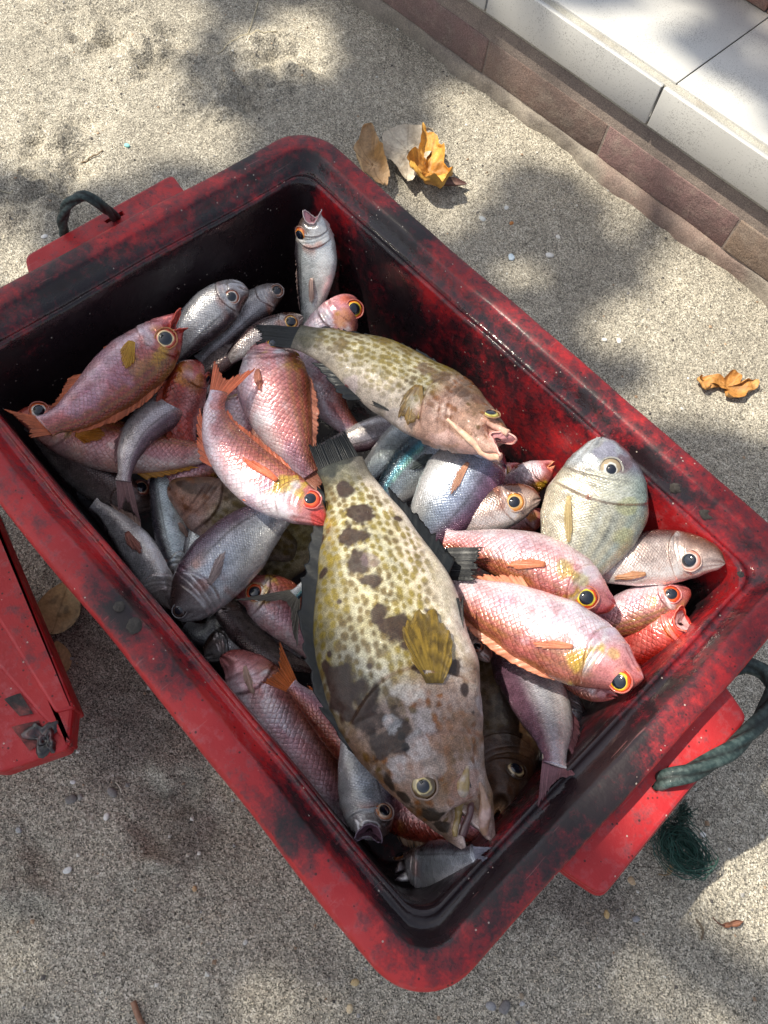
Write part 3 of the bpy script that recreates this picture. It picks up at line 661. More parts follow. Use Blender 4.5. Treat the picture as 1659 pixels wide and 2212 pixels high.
leafpoly('glossy orange brown crumpled leaf with rolled pale edges, nearest the brick step of the three', [(909, 282), (928, 302), (954, 338), (962, 368), (983, 386), (978, 406), (953, 423), (917, 423), (893, 411), (876, 388), (874, 362), (897, 344), (906, 322)], .024, (.36, .16, .025), (.60, .32, .06), 17, .42, crump=.016)
leafpoly('orange torn lobed leaf lying alone at the right edge', [(1490, 820), (1520, 812), (1548, 812), (1560, 822), (1575, 806), (1598, 812), (1594, 834), (1616, 824), (1638, 820), (1632, 846), (1606, 862), (1562, 868), (1570, 848), (1545, 838), (1527, 832), (1512, 852)], .006, (.42, .19, .045), (.56, .32, .12), 23, .25, crump=.010)
leaf('dry_leaf', 'small dark dead leaf half under the orange leaf near the step', (940, 398), (1008, 402), 30, .003, .2, .5, (.10, .045, .04), (.17, .09, .07), seed=29, group=LG)
leaf('dry_leaf', 'brown leaf lying in shade between the two red tubs', (112, 1370), (150, 1255), 92, .003, .05, .15, (.34, .22, .09), (.44, .30, .14), seed=31, group=LG)
leaf('dry_leaf', 'small tan leaf in shade just below the other between the tubs', (138, 1455), (122, 1385), 46, .003, .05, .15, (.42, .27, .12), (.48, .32, .16), seed=37, group=LG)
leaf('dry_leaf', 'crumpled red brown scrap of leaf in the lower right sand', (1560, 2000), (1602, 1990), 30, .003, .3, .9, (.17, .07, .045), (.28, .13, .08), seed=41, group=LG, lobes=1.5)
leaf('dry_leaf', 'tiny pale leaf scrap standing on the sand beside the right rope', (1442, 1890), (1450, 1866), 12, .003, .1, .3, (.45, .30, .16), (.5, .36, .2), seed=43, group=LG)

# thin stalks on the sand
def twig(pts, r, label, colr):
    P = catmull([px(a, b, .006) for a, b in pts], 30); P[:, 2] = ground_h(P[:, 0], P[:, 1])+r*1.2+.002*np.sin(np.linspace(0, 3, 30))
    V, F = tube(P, r, 6); o = mesh('twig', V-P[0], F, MAT_LEAF, col=np.tile(np.array(colr), (len(V), 1))); o.location = [float(q) for q in P[0]]
    tag(o, label, 'twig', 'dry stalks on the sand')
twig([(557, 0), (550, 30), (536, 72)], .0011, 'upright pale dry stalk on the sand at the top edge', (.5, .44, .3))
twig([(600, 76), (570, 80), (530, 78), (500, 92), (470, 112)], .0009, 'pale bent stalk lying across the sunlit sand near the top', (.5, .44, .3))
twig([(170, 330), (205, 333), (222, 325)], .0014, 'short brown stick behind the back left flange', (.22, .16, .1))
twig([(0, 411), (28, 414)], .0009, 'pale straw at the left edge behind the tub', (.55, .5, .36))
twig([(285, 2165), (298, 2200), (310, 2225)], .0035, 'brown bark splinter at the bottom edge', (.3, .16, .1))
twig([(248, 1688), (258, 1700), (262, 1712)], .0008, 'white straw between the tubs near the bottom left', (.6, .55, .45))
twig([(1505, 1985), (1518, 2010), (1516, 2030)], .0016, 'curved dark twig in the sunlit sand at lower right', (.12, .09, .06))

# ------------------------------------------------------------------ frayed green net bundle beneath the right flange
rng = np.random.default_rng(77)
mb = MB(); c0 = px(1462, 1835, .012)
for k_ in range(150):
    cx = rng.normal(0, .006, 3); rr = rng.uniform(.012, .031); el = rng.uniform(.55, .85); n = 26
    a0 = rng.uniform(0, 6.28); sw = rng.uniform(2.2, 5.6); a_ = np.linspace(a0, a0+sw, n)
    r2 = rr*(1+rng.uniform(-.15, .15)*np.sin(a_*rng.integers(2, 5)+rng.uniform(0, 6)))
    P = np.stack([np.cos(a_)*r2*1.15, np.sin(a_)*r2*el, .012+.010*np.sin(a_*1.5+rng.uniform(0, 6))+rng.uniform(-.006, .018)+0*a_], 1)
    P[:, :2] += (np.stack([vnoise(P*90, k_), vnoise(P*90, k_+500)], 1)-.5)*.008
    P = P+cx+c0; P[:, 2] = np.clip(P[:, 2], .002, .07); th = .6; 
    V, F = tube(P, rng.uniform(.0003, .0007), 4); mb.add(V, F, np.array([.012, .05, .038])*rng.uniform(.5, 2.2))
# the tail of the bundle rising to the flange
for k_ in range(40):
    n = 14; t = np.linspace(0, 1, n)[:, None]; A = px(1455, 1780, .02)+rng.normal(0, .006, 3); B_ = px(1462, 1745, .10)+rng.normal(0, .005, 3)
    P = A*(1-t)+B_*t+np.stack([vnoise(np.c_[t*4, t*0+k_, t*0], 3+q) for q in range(3)], 1)*.012; V, F = tube(P, .0005, 4); mb.add(V, F, np.array([.012, .045, .036])*rng.uniform(.5, 1.8))
nb = mb.build('net_bundle', MAT_ROPE); tag(nb, 'tangled frayed dark green net twine on the sand under the right flange', 'net twine')

# ------------------------------------------------------------------ pebbles, shells and grit
def blob(name, cpx, rpx, colr, label, flat=.6, ang=0, ell=1.3, seed=0, cat='pebble', group='pebbles and shell bits on the sand'):
    c0 = px(*cpx, 0); c0[2] = float(ground_h(np.array([c0[0]]), np.array([c0[1]]))[0]); r = rpx*depth(c0)/FPX
    th = np.linspace(0, np.pi, 9); ph = np.linspace(0, 2*np.pi, 14, endpoint=False)
    V = np.stack([np.outer(np.sin(th), np.cos(ph))*ell, np.outer(np.sin(th), np.sin(ph)), np.outer(np.cos(th), np.ones(14))*flat], -1).reshape(-1, 3)
    V *= r*(1+.5*(fbm(V+seed*3.1, 1.4, 2, seed)-.5))[:, None]
    ca, sa = math.cos(ang), math.sin(ang); V = np.c_[V[:, 0]*ca-V[:, 1]*sa, V[:, 0]*sa+V[:, 1]*ca, V[:, 2]+r*flat*.35]
    o = mesh(name, V, gridF(9, 14, True), MAT_STONE, col=np.tile(np.array(colr), (len(V), 1))); o.location = [float(q) for q in c0]
    tag(o, label, cat, group)
PB = [((243, 1711), 11, (.22, .21, .2), 'grey rounded pebble just below the second tub corner', 'pebble'), ((155, 1727), 12, (.2, .19, .18), 'largest grey pebble in the lower left sand', 'pebble'),
      ((174, 1722), 7, (.3, .29, .27), 'small grey pebble touching the largest lower left one', 'pebble'), ((158, 1690), 6, (.75, .75, .74), 'white shell bit above the paired grey pebbles', 'shell'),
      ((230, 1764), 8, (.8, .78, .74), 'pale quartz bit in the lower left sand', 'pebble'), ((40, 1793), 7, (.35, .36, .36), 'grey green pebble near the left edge', 'pebble'),
      ((145, 1880), 9, (.7, .72, .7), 'white shell piece low on the left', 'shell'), ((420, 1920), 6, (.5, .33, .18), 'tan pebble under the tub lip at lower left', 'pebble'),
      ((767, 2122), 9, (.5, .38, .2), 'yellow brown pebble left of the tub corner at the bottom', 'pebble'), ((756, 2180), 9, (.62, .5, .33), 'round cream pebble at the bottom left of the tub corner', 'pebble'),
      ((1061, 2174), 11, (.32, .32, .33), 'smooth grey pebble below the tub corner', 'pebble'), ((1089, 2176), 14, (.2, .19, .19), 'darker grey stone beside the smooth grey pebble', 'stone'),
      ((1127, 2152), 6, (.35, .28, .2), 'brown pebble right of the tub corner', 'pebble'), ((1128, 2168), 6, (.42, .42, .43), 'pale grey pebble right of the tub corner', 'pebble'),
      ((1105, 556), 9, (.55, .66, .75), 'pale blue shell chip on the sand beside the tub', 'shell'), ((1188, 549), 9, (.72, .7, .66), 'white broken shell right of the blue chip', 'shell'),
      ((1094, 448), 6, (.7, .7, .67), 'white shell chip between the leaves and the brick step', 'shell'), ((1043, 470), 8, (.6, .62, .6), 'greyish shell chip close to the tub rim', 'shell'),
      ((1105, 482), 5, (.5, .2, .06), 'tiny orange leaf crumb by the white shell chip', 'leaf crumb'), ((1205, 512), 6, (.75, .72, .66), 'cream shell chip above the broken one', 'shell'),
      ((1306, 733), 6, (.75, .73, .68), 'white chip in the shaded sand at right', 'shell'), ((1337, 736), 7, (.75, .73, .68), 'larger white chip in the shaded sand at right', 'shell'),
      ((276, 321), 6, (.25, .6, .55), 'turquoise plastic crumb behind the tub', 'plastic crumb'), ((92, 500), 7, (.75, .74, .7), 'white shell bit left of the green rope', 'shell'),
      ((1365, 1903), 9, (.5, .36, .22), 'tan shell piece below the right flange', 'shell'), ((1374, 1985), 8, (.3, .3, .31), 'grey chip low on the right', 'pebble'),
      ((1310, 1975), 8, (.55, .38, .18), 'amber pebble near the bottom right', 'pebble'), ((1518, 1803), 7, (.8, .79, .76), 'white shell bit right of the net bundle', 'shell'),
      ((530, 2035), 6, (.55, .54, .5), 'pale pebble in the sand at bottom centre left', 'pebble'), ((790, 1945), 4, (.6, .5, .4), 'tiny tan crumb', 'pebble')]
for i, (c_, r_, k_, lb, ct) in enumerate(PB[:-1]):
    blob('shell_piece' if ct == 'shell' else 'pebble' if ct in ('pebble', 'stone') else 'crumb', c_, r_*.8, k_, lb, flat=.35 if ct == 'shell' else .65, ang=i*1.3, ell=1.35, seed=i, cat=ct)
rng = np.random.default_rng(9)
N = 11000; pos = np.c_[rng.uniform(-1.6, 1.15, N), rng.uniform(-.85, .955, N)]
den = fbm(np.c_[pos, np.zeros(N)], 4, 3, 61); keep = (rng.random(N) < sst(.35, .65, den)*.8+.25) & (np.maximum(np.abs(pos[:, 0])/.40, np.abs(pos[:, 1])/.27) > 1)
pos = pos[keep]; N = len(pos); hz = ground_h(pos[:, 0], pos[:, 1])
oc = np.array([[1, 0, 0], [0, 1, 0], [-1, 0, 0], [0, -1, 0], [0, 0, 1], [0, 0, -1]], float); of = np.array([[0, 1, 4], [1, 2, 4], [2, 3, 4], [3, 0, 4], [1, 0, 5], [2, 1, 5], [3, 2, 5], [0, 3, 5]])
sz = .0006+.0030*rng.random(N)**4
VV = np.repeat(oc[None], N, 0)*rng.uniform(.6, 1.4, (N, 6, 1))*sz[:, None, None]; VV[..., 2] *= .7
VV[..., :2] += pos[:, None]; VV[..., 2] += (hz+sz*.35)[:, None]
pal = np.array([[.55, .5, .42], [.2, .18, .16], [.7, .68, .62], [.38, .26, .17], [.3, .29, .28], [.1, .09, .085]]); cc = pal[rng.integers(0, 6, N)]*rng.uniform(.7, 1.15, (N, 1))
gr = mesh('grit', VV.reshape(-1, 3), (of[None]+6*np.arange(N)[:, None, None]).reshape(-1, 3), MAT_STONE, col=np.repeat(cc, 6, 0), smooth=False)
gr['kind'] = 'stuff'; gr['label'] = 'scattered coarse grit and shell crumbs over the sand'; gr['category'] = 'grit'

# ------------------------------------------------------------------ the tree whose crown dapples the light (stands outside the picture)
LIT = []   # x, y on the plane z=.12, radius, strength: the gaps of sky in the crown
def lit(a, b, z, rpx, k=1.0, ry=None, ang=0.0):
    q = px(a, b, z); s = depth(q)/FPX; q = q+SD*((.12-z)/SD[2]); LIT.append((q[0], q[1], rpx*s, (ry or rpx)*s, ang, k))
for L_ in LITS: lit(*L_)
def lightmap(x, y):
    v = 0*x
    for (a, b, r1, r2, ang, k) in LIT: v = v+k*gauss(x, y, a, b, r1, r2, ang)
    return v
rng = np.random.default_rng(21)
tree = thing('shade_tree', (-6.3, -1.2, 0), 'broad leafy tree whose crown shades the tubs', 'tree')
ZC = 4.3
mbt = MB(); tr = catmull([(-6.3, -1.2, -.1), (-6.2, -1.3, 1.8), (-6.0, -1.6, 4.0), (-5.2, -2.0, 5.6), (-3.9, -2.2, 6.2), (-2.2, -1.9, 6.35), (-.8, -1.4, 6.4)], 60)
V, F = tube(tr, np.linspace(.2, .02, 60)*(1+.08*np.sin(np.arange(60)*1.7)), 12); mbt.add(V, F, (.16, .12, .09)); mbt.build('trunk', MAT_BRICK, tree)
mbl = MB()
n = 26000; X = rng.uniform(-2.1, 1.6, n); Y = rng.uniform(-1.3, 2.1, n); Z = rng.uniform(5.3, 5.9, n)
t0 = lightmap(X, Y)+.16*(fbm(np.c_[X, Y, 0*X], 6, 2, 71)-.5)
keep = rng.random(n) < .64*sst(.56, .14, t0)
X, Y, Z = X[keep], Y[keep], Z[keep]; n = len(X)
C0 = np.stack([X, Y, np.full(n, .12)], 1)+SD[None]*((Z-.12)/SD[2])[:, None]
Lf = rng.uniform(.045, .075, n); az = rng.uniform(0, 6.28, n)
d = np.stack([np.cos(az), np.sin(az), rng.normal(0, .25, n)], 1); d = nrm(d); s = nrm(np.cross(d, np.stack([rng.normal(0, .3, n), rng.normal(0, .3, n), np.ones(n)], 1)))
shape = np.array([[-1, 0], [-.45, .42], [.25, .5], [1, 0], [.25, -.5], [-.45, -.42]])
LV = C0[:, None]+d[:, None]*shape[None, :, :1]*Lf[:, None, None]*.9+s[:, None]*shape[None, :, 1:]*Lf[:, None, None]
LF = (np.array([[0, 1, 2, 3], [0, 3, 4, 5]])[None]+6*np.arange(n)[:, None, None]).reshape(-1, 4)
cc = np.array([.055, .11, .028])*rng.uniform(.7, 1.4, (n, 1))
mesh('crown', LV.reshape(-1, 3), LF, MAT_LEAF, tree, col=np.repeat(cc, 6, 0), smooth=False)
mb = MB()
for k_ in range(26):
    a = tr[rng.integers(30, 59)]; b = np.array([rng.uniform(-4.4, -1.0), rng.uniform(-3.2, .2), rng.uniform(5.5, 6.0)]); m_ = (a+b)/2+rng.normal(0, .12, 3)
    # keep limbs out of the sky gaps
    q = b-SD*((b[2]-.12)/SD[2])
    if lightmap(np.array([q[0]]), np.array([q[1]]))[0] > .4: continue
    V, F = tube(catmull([a, m_, b], 14), np.linspace(.012, .004, 14), 6); mb.add(V, F, (.15, .12, .09))
mb.build('limb', MAT_BRICK, tree)
# ------------------------------------------------------------------ fish
def C_(r, g, b): return lin(np.array([r, g, b])/255.0)
def prof_(ts, vs): 
    def f(t): return np.interp(t, ts, vs)
    return f
def smoothprof(ts, vs):
    ts = np.array(ts); vs = np.array(vs); tt = np.linspace(0, 1, 400); v = np.interp(tt, ts, vs)
    k = np.hanning(31); k /= k.sum(); vp = np.pad(v, 15, mode='edge'); vs2 = np.convolve(vp, k, 'valid')
    m = sst(.0, .06, tt); v2 = v*(1-m)+vs2*m
    return lambda t: np.interp(t, tt, v2)
# half heights above / below the axis as a share of the full depth, half thickness as a share of the full depth, over snout..tail base
SHAPES = {
 'bream': dict(D=([0, .03, .08, .15, .25, .38, .55, .72, .86, .95, 1], [.05, .13, .23, .34, .45, .52, .49, .36, .22, .145, .15]),
               V=([0, .03, .08, .15, .25, .38, .55, .72, .86, .95, 1], [.07, .14, .22, .31, .40, .48, .46, .34, .20, .135, .15]), W=([0, .05, .13, .25, .4, .6, .8, .93, 1], [.06, .14, .22, .28, .30, .24, .13, .07, .05]), hl=.27),
 'pink':  dict(D=([0, .03, .08, .15, .25, .38, .55, .72, .86, .95, 1], [.05, .135, .245, .37, .465, .50, .46, .36, .24, .17, .18]),
               V=([0, .03, .08, .15, .25, .38, .55, .72, .86, .95, 1], [.06, .14, .235, .345, .44, .50, .46, .34, .22, .16, .18]), W=([0, .05, .13, .25, .4, .6, .8, .93, 1], [.09, .19, .29, .36, .37, .30, .18, .10, .06]), hl=.26),
 'silver': dict(D=([0, .03, .08, .15, .25, .38, .55, .72, .86, .95, 1], [.06, .16, .28, .38, .46, .50, .46, .36, .24, .18, .20]),
               V=([0, .03, .08, .15, .25, .38, .55, .72, .86, .95, 1], [.08, .17, .27, .37, .45, .50, .47, .35, .22, .16, .20]), W=([0, .05, .13, .25, .4, .6, .8, .93, 1], [.09, .18, .28, .35, .37, .31, .19, .10, .06]), hl=.26),
 'grouper': dict(D=([0, .03, .08, .15, .25, .38, .55, .72, .86, .95, 1], [.05, .115, .185, .27, .385, .48, .47, .36, .24, .17, .17]),
               V=([0, .03, .08, .15, .25, .38, .55, .72, .86, .95, 1], [.085, .155, .225, .30, .41, .48, .47, .37, .23, .17, .17]), W=([0, .05, .13, .25, .4, .6, .8, .93, 1], [.10, .19, .29, .36, .38, .31, .19, .10, .06]), hl=.36),
}
def pal_pink(t, c, X, Y, rng, o):
    P = np.stack([X, Y, 0*X+o.get('seed', 0)*1.7], -1)
    red = o.get('red', .5)
    dors = mixc(C_(176, 108, 92), C_(160, 66, 50), np.clip(red, 0, 1.2)); mid = mixc(C_(222, 174, 180), C_(206, 126, 116), min(1, red*.9)); bel = mixc(C_(240, 232, 236), C_(226, 180, 172), min(1, red*.7))
    dors, mid, bel = [np.broadcast_to(v, X.shape+(3,)) for v in (dors, mid, bel)]
    v = c+(fbm(P, 45, 3, 1)-.5)*.35
    col = mixc(bel, mid, sst(-.75, .0, v)); col = mixc(col, dors, sst(.05, .75, v))
    gold = C_(168, 132, 62)
    st = (.5+.5*np.cos(c*26))*sst(.1, .5, v)
    col = mixc(col, gold, np.clip(st*.38*o.get('gold', 1)+sst(.5, .9, fbm(P, 30, 2, 5))*.25*o.get('gold', 1)*sst(-.2, .3, c), 0, 1))
    col = mixc(col, C_(178, 168, 212), .28*sst(.45, .7, fbm(P, 26, 2, 7))*sst(.5, -.2, c))
    col = col*(.66+.68*fbm(P*np.array([.5, 1., 1.]), 60, 4, 31))[..., None]
    col = mixc(col, C_(244, 246, 250), .6*sst(.48, .66, fbm(P*np.array([.5, 1, 1]), 60, 3, 9))*sst(.6, -.1, c))
    h = sst(o['hl']*.95, o['hl']*.45, t+(fbm(P, 50, 2, 3)-.5)*.08)
    headc = mixc(mixc(C_(226, 170, 170), C_(206, 92, 82), .35+.4*red), C_(204, 62, 48), sst(.12, .02, t)*(.45+.5*red))
    col = mixc(col, headc, h*.8)
    y = sst(.55, .68, fbm(P, 55, 3, 11))*np.exp(-((t-o['hl']*.9)/.09)**2)*sst(-.7, 0, c)
    col = mixc(col, C_(208, 178, 40), np.clip(y*1.1, 0, .75))
    gl = np.exp(-((t-o['hl']*.86)/.028)**2)*sst(-.9, -.2, c)*sst(.9, .4, c)*sst(.4, .65, fbm(P, 80, 2, 13))
    col = mixc(col, C_(236, 240, 238), np.clip(gl*.9, 0, 1))
    sc = sst(o['hl']*.85, o['hl']*1.05, t)*(.55+.45*sst(-.8, .3, c))
    return col, sc
def pal_silver(t, c, X, Y, rng, o):
    P = np.stack([X, Y, 0*X+o.get('seed', 0)*1.7], -1); w = o.get('warm', .3)
    dk = o.get('dark', 0.)
    dors = mixc(C_(56, 60, 72), C_(108, 80, 74), w); mid = mixc(C_(180, 192, 200), C_(202, 180, 170), w); bel = mixc(C_(226, 228, 230), C_(226, 214, 208), w)
    dors, mid, bel = [np.broadcast_to(v, X.shape+(3,)) for v in (dors, mid, bel)]
    v = c+(fbm(P, 40, 3, 1)-.5)*.22
    col = mixc(bel, mid, sst(-.75, -.05, v)); col = mixc(col, dors, sst(.30, .72, v)); col = col*(.62+.76*fbm(P*np.array([.4, 1., 1.]), 70, 4, 31))[..., None]  # last factor paints bright glints and dark streaks into the silver
    mv = o.get('mauve', 0.)
    if mv: col = mixc(col, C_(128, 84, 112), mv*sst(.0, .7, v)*.8); col = mixc(col, C_(150, 175, 225), mv*.35*np.exp(-((c-.1)/.35)**2))
    if o.get('cyan'):
        col = mixc(col, C_(60, 165, 190), .75*np.exp(-((c-.45)/.14)**2)); col = mixc(col, C_(30, 70, 84), .8*sst(.6, .8, c)); col = mixc(col, C_(160, 235, 215), .6*np.exp(-((c-.3)/.08)**2)*sst(.4, .6, fbm(P, 90, 2, 3)))
    ll = np.exp(-((c-(.50-.12*t))/.035)**2)*sst(o['hl']*.9, o['hl']*1.1, t)
    col = mixc(col, dors*.45, ll*.75*o.get('line', 1))
    h = sst(o['hl']*.95, o['hl']*.6, t+(fbm(P, 50, 2, 3)-.5)*.06)
    hc = mixc(mixc(C_(206, 206, 208), C_(206, 180, 168), w), mixc(C_(84, 74, 72), C_(128, 84, 62), w), sst(-.2, .7, c+(fbm(P, 60, 2, 21)-.5)*.5))
    col = mixc(col, hc, h*.85)
    gl = np.exp(-((t-o['hl']*.88)/.03)**2)*sst(-.9, -.2, c)*sst(.4, .65, fbm(P, 80, 2, 13))
    col = mixc(col, C_(222, 214, 208), np.clip(gl*.6, 0, 1))
    col = mixc(col, C_(196, 120, 90), .5*sst(.62, .74, fbm(P, 45, 2, 17))*np.exp(-((t-o['hl'])/.07)**2))
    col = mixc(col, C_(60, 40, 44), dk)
    return col, sst(o['hl']*.85, o['hl']*1.05, t)*(.6+.4*sst(-.9, 0, c))
def pal_bream(t, c, X, Y, rng, o):
    P = np.stack([X, Y, 0*X], -1)
    col = mixc(np.broadcast_to(C_(226, 214, 190), X.shape+(3,)), C_(206, 206, 190), sst(-.6, .3, c)); col = mixc(col, C_(150, 168, 160), sst(.3, .9, c)); col = col*(.7+.6*fbm(P, 60, 4, 31))[..., None]
    col = mixc(col, C_(190, 186, 130), .6*np.exp(-((c-.82)/.16)**2)*sst(.25, .4, t)*sst(.35, .6, fbm(P, 60, 2, 2)))
    col = mixc(col, C_(214, 204, 170), .55*(.5+.5*np.cos(c*24))*sst(.3, .5, t))
    col = mixc(col, C_(58, 62, 60), .8*np.exp(-((c-(.42-.10*t))/.016)**2)*sst(.37, .40, t)*(.6+.4*np.cos(X*2400)))
    h = sst(.26, .16, t); hd = mixc(C_(178, 184, 190), C_(130, 122, 146), sst(-.1, .8, c+(fbm(P, 60, 2, 3)-.5)*.8))
    col = mixc(col, hd, h*.8); col = mixc(col, C_(104, 56, 62), .7*sst(.55, .9, c)*sst(.22, .08, t))
    return col, sst(.1, .22, t)
def pal_grouper(t, c, X, Y, rng, o):
    P = np.stack([X, Y, 0*X+o.get('seed', 0)*2.1], -1)
    bel = mixc(C_(214, 206, 192), C_(226, 216, 206), sst(.4, .6, fbm(P, 30, 2, 2)))
    bel = bel*(.8+.4*fbm(P, 50, 4, 61))[..., None]; col = mixc(bel, mixc(C_(196, 194, 172), C_(176, 166, 122), sst(.42, .72, fbm(P, 24, 4, 4))), sst(-.7, -.1, c+(fbm(P, 25, 2, 6)-.5)*.4))
    col = mixc(col, C_(104, 94, 56), .75*sst(.35, .9, c+(fbm(P, 40, 3, 62)-.5)*.5))
    hd = sst(.40, .30, t+(fbm(P, 30, 2, 8)-.5)*.08)
    hc = mixc(mixc(C_(176, 156, 150), C_(140, 110, 82), sst(.35, .65, fbm(P, 34, 3, 10))), C_(120, 92, 70), .6*sst(.3, .9, c))
    if o.get('pinkhead'): hc = mixc(hc, C_(226, 184, 172), .65*sst(.5, -.4, c))
    col = mixc(col, hc, hd)
    # slime bloom
    col = mixc(col, C_(206, 208, 218), .5*sst(.56, .66, fbm(P, 42, 4, 12))*np.exp(-((t-.28)/.16)**2)*o.get('slime', 1))
    # honeycomb of jittered spots
    g = o.get('spot', .0125); u = X/g; v = Y/g*1.15; row = np.floor(v); uu = u+.5*(row % 2)
    best = np.full(X.shape, 9.)
    for di in (-1, 0, 1):
        for dj in (-1, 0, 1):
            rj = row+dj; ui = np.floor(u+.5*(rj % 2))+di
            jx = hsh(ui, rj, rj*0, 3); jy = hsh(ui, rj, rj*0, 4); rr = .75+.6*hsh(ui, rj, rj*0, 5)
            cx = ui+.5-.5*(rj % 2)+(jx-.5)*.5; cy = rj+.5+(jy-.5)*.5
            best = np.minimum(best, np.hypot((u-cx)*.9, (v-cy)*1.15)/rr)
    best = best+(fbm(P, 230, 3, 14)-.5)*.38
    sp = sst(.56, .20, best)*(1-.75*hd*sst(.3, .5, hsh(np.floor(u), np.floor(v), v*0, 9)))*sst(-.95, -.45, c+(fbm(P, 22, 2, 16)-.5)*.6)*sst(.99, .9, t)
    spc = mixc(C_(128, 112, 22), C_(136, 78, 18), hd); spc = mixc(spc, C_(96, 76, 28), sst(.5, .7, fbm(P, 40, 2, 18)))
    col = mixc(col, spc, np.clip(sp*.86, 0, 1))
    bl = 0*X
    for (bt, bc, rt, rc, k) in o.get('blot', []): bl = bl+k*np.exp(-((t-bt)/rt)**2-((c-bc)/rc)**2)
    bl = sst(.46, .60, bl+(fbm(P, 55, 5, 20)-.5)*1.1)
    col = mixc(col, mixc(C_(74, 54, 44), C_(112, 96, 92), sst(.5, .7, fbm(P, 50, 2, 22))), bl*.85)
    tl = sst(.86, .97, t+(fbm(P, 60, 2, 24)-.5)*.08); col = mixc(col, C_(40, 40, 32), tl*.7)
    col = col*(.72+.56*fbm(P, 150, 3, 40))[..., None]
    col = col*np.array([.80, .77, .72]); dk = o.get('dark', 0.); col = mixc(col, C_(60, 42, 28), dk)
    return col, np.full(X.shape, .7)
PALS = dict(pink=pal_pink, silver=pal_silver, bream=pal_bream, grouper=pal_grouper)
MATS = dict(pink=MAT_BIG, silver=MAT_SMALL, bream=MAT_SMALL, grouper=MAT_FINE)
FINC = dict(pink=C_(214, 134, 96), silver=C_(176, 146, 132), bream=C_(206, 182, 130), grouper=C_(34, 38, 40))

def fin_mesh(name, base, tip, parent, colr, rays=14, ripple=.0012, seed=0, spiny=0., thick=.0004, nu=None, nv=12, tipdark=.0, N=None, spots=None, lift=0., al=.6):
    """membrane stretched from the base curve to the tip curve, ribbed by rays"""
    nu = nu or max(24, rays*4); B = catmull(base, nu); T = catmull(tip, nu)
    u = np.linspace(0, 1, nu)[:, None]; v = np.linspace(0, 1, nv)[None, :]
    uw = u+.35/rays*np.sin(u*17+seed)+.25/rays*np.sin(u*41+seed*2); rayw = .5+.5*np.cos(uw*rays*2*np.pi)
    ext = 1-spiny*(1-rayw)**.8*(.4+1.2*vnoise(np.c_[u[:, 0]*9, u[:, 0]*0, u[:, 0]*0], seed+7)[:, None])-.16*vnoise(np.c_[u[:, 0]*rays*2, u[:, 0]*0, u[:, 0]*0], seed)[:, None]
    vv = v*ext
    P = B[:, None]*(1-vv[..., None])+T[:, None]*vv[..., None]
    n = nrm(np.cross(B[-1]-B[0]+1e-9, (T-B).mean(0))) if N is None else nrm(N)
    if n@(CAMP-B.mean(0)) < 0: n = -n
    rp = (rayw-.5)*ripple*(v**.3)+(fbm(P, 40, 2, seed)-.5)*.006*v+lift*np.sin(v*np.pi)
    P = P+n*rp[..., None]
    c = np.broadcast_to(np.asarray(colr), P.shape).copy()
    c = c*(.82+.28*rayw[..., None]*(1)+0*v[..., None])*(.8+.4*fbm(P, 120, 2, seed+1)[..., None])
    if tipdark: c = c*(1-tipdark*sst(.4, 1, v+0*u))[..., None]
    if spots is not None:
        s_ = sst(.5, .62, fbm(P, 190, 2, seed+4)); c = mixc(c, spots, s_*.7)
    ca = 1-(1-al)*sst(.05, .8, v+0*u)*(1-.55*rayw); c = np.concatenate([c, (ca+0*v)[..., None]], -1)
    V = P.reshape(-1, 3); V2 = np.vstack([V+n*thick, V-n*thick]); F = gridF(nu, nv); k = len(V)
    rim = [i*nv for i in range(nu)]+[(nu-1)*nv+j for j in range(1, nv)]+[i*nv+nv-1 for i in range(nu-2, -1, -1)]+[j for j in range(nv-2, 0, -1)]
    R = np.array(rim); RF = np.stack([R, np.roll(R, -1), np.roll(R, -1)+k, R+k], 1)
    Fa = np.vstack([F, F[:, ::-1]+k, RF])
    return mesh(name, V2-parent_loc(parent)*0, Fa, MAT_FIN, parent, col=np.vstack([c.reshape(-1, 4)]*2))
def parent_loc(p): return np.array(p.location)

def cap(c0, n, r, t1, flat, rings, seg, noise_=0.):
    n = nrm(n); e1 = nrm(np.cross(n, [.3, .5, .9])); e2 = np.cross(n, e1); ph = np.linspace(0, 2*np.pi, seg, endpoint=False)
    V = []
    rr = np.linspace(0.001, 1, rings)
    for k in rr: V.append(c0+np.outer(np.cos(ph)*k*r, e1)+np.outer(np.sin(ph)*k*r, e2)+n*(flat*r*math.sqrt(max(0, 1-(k*t1)**2))-flat*r*math.sqrt(max(0, 1-t1*t1))))
    return np.vstack(V), gridF(rings, seg, True), np.repeat(rr, seg), np.tile(ph, rings)

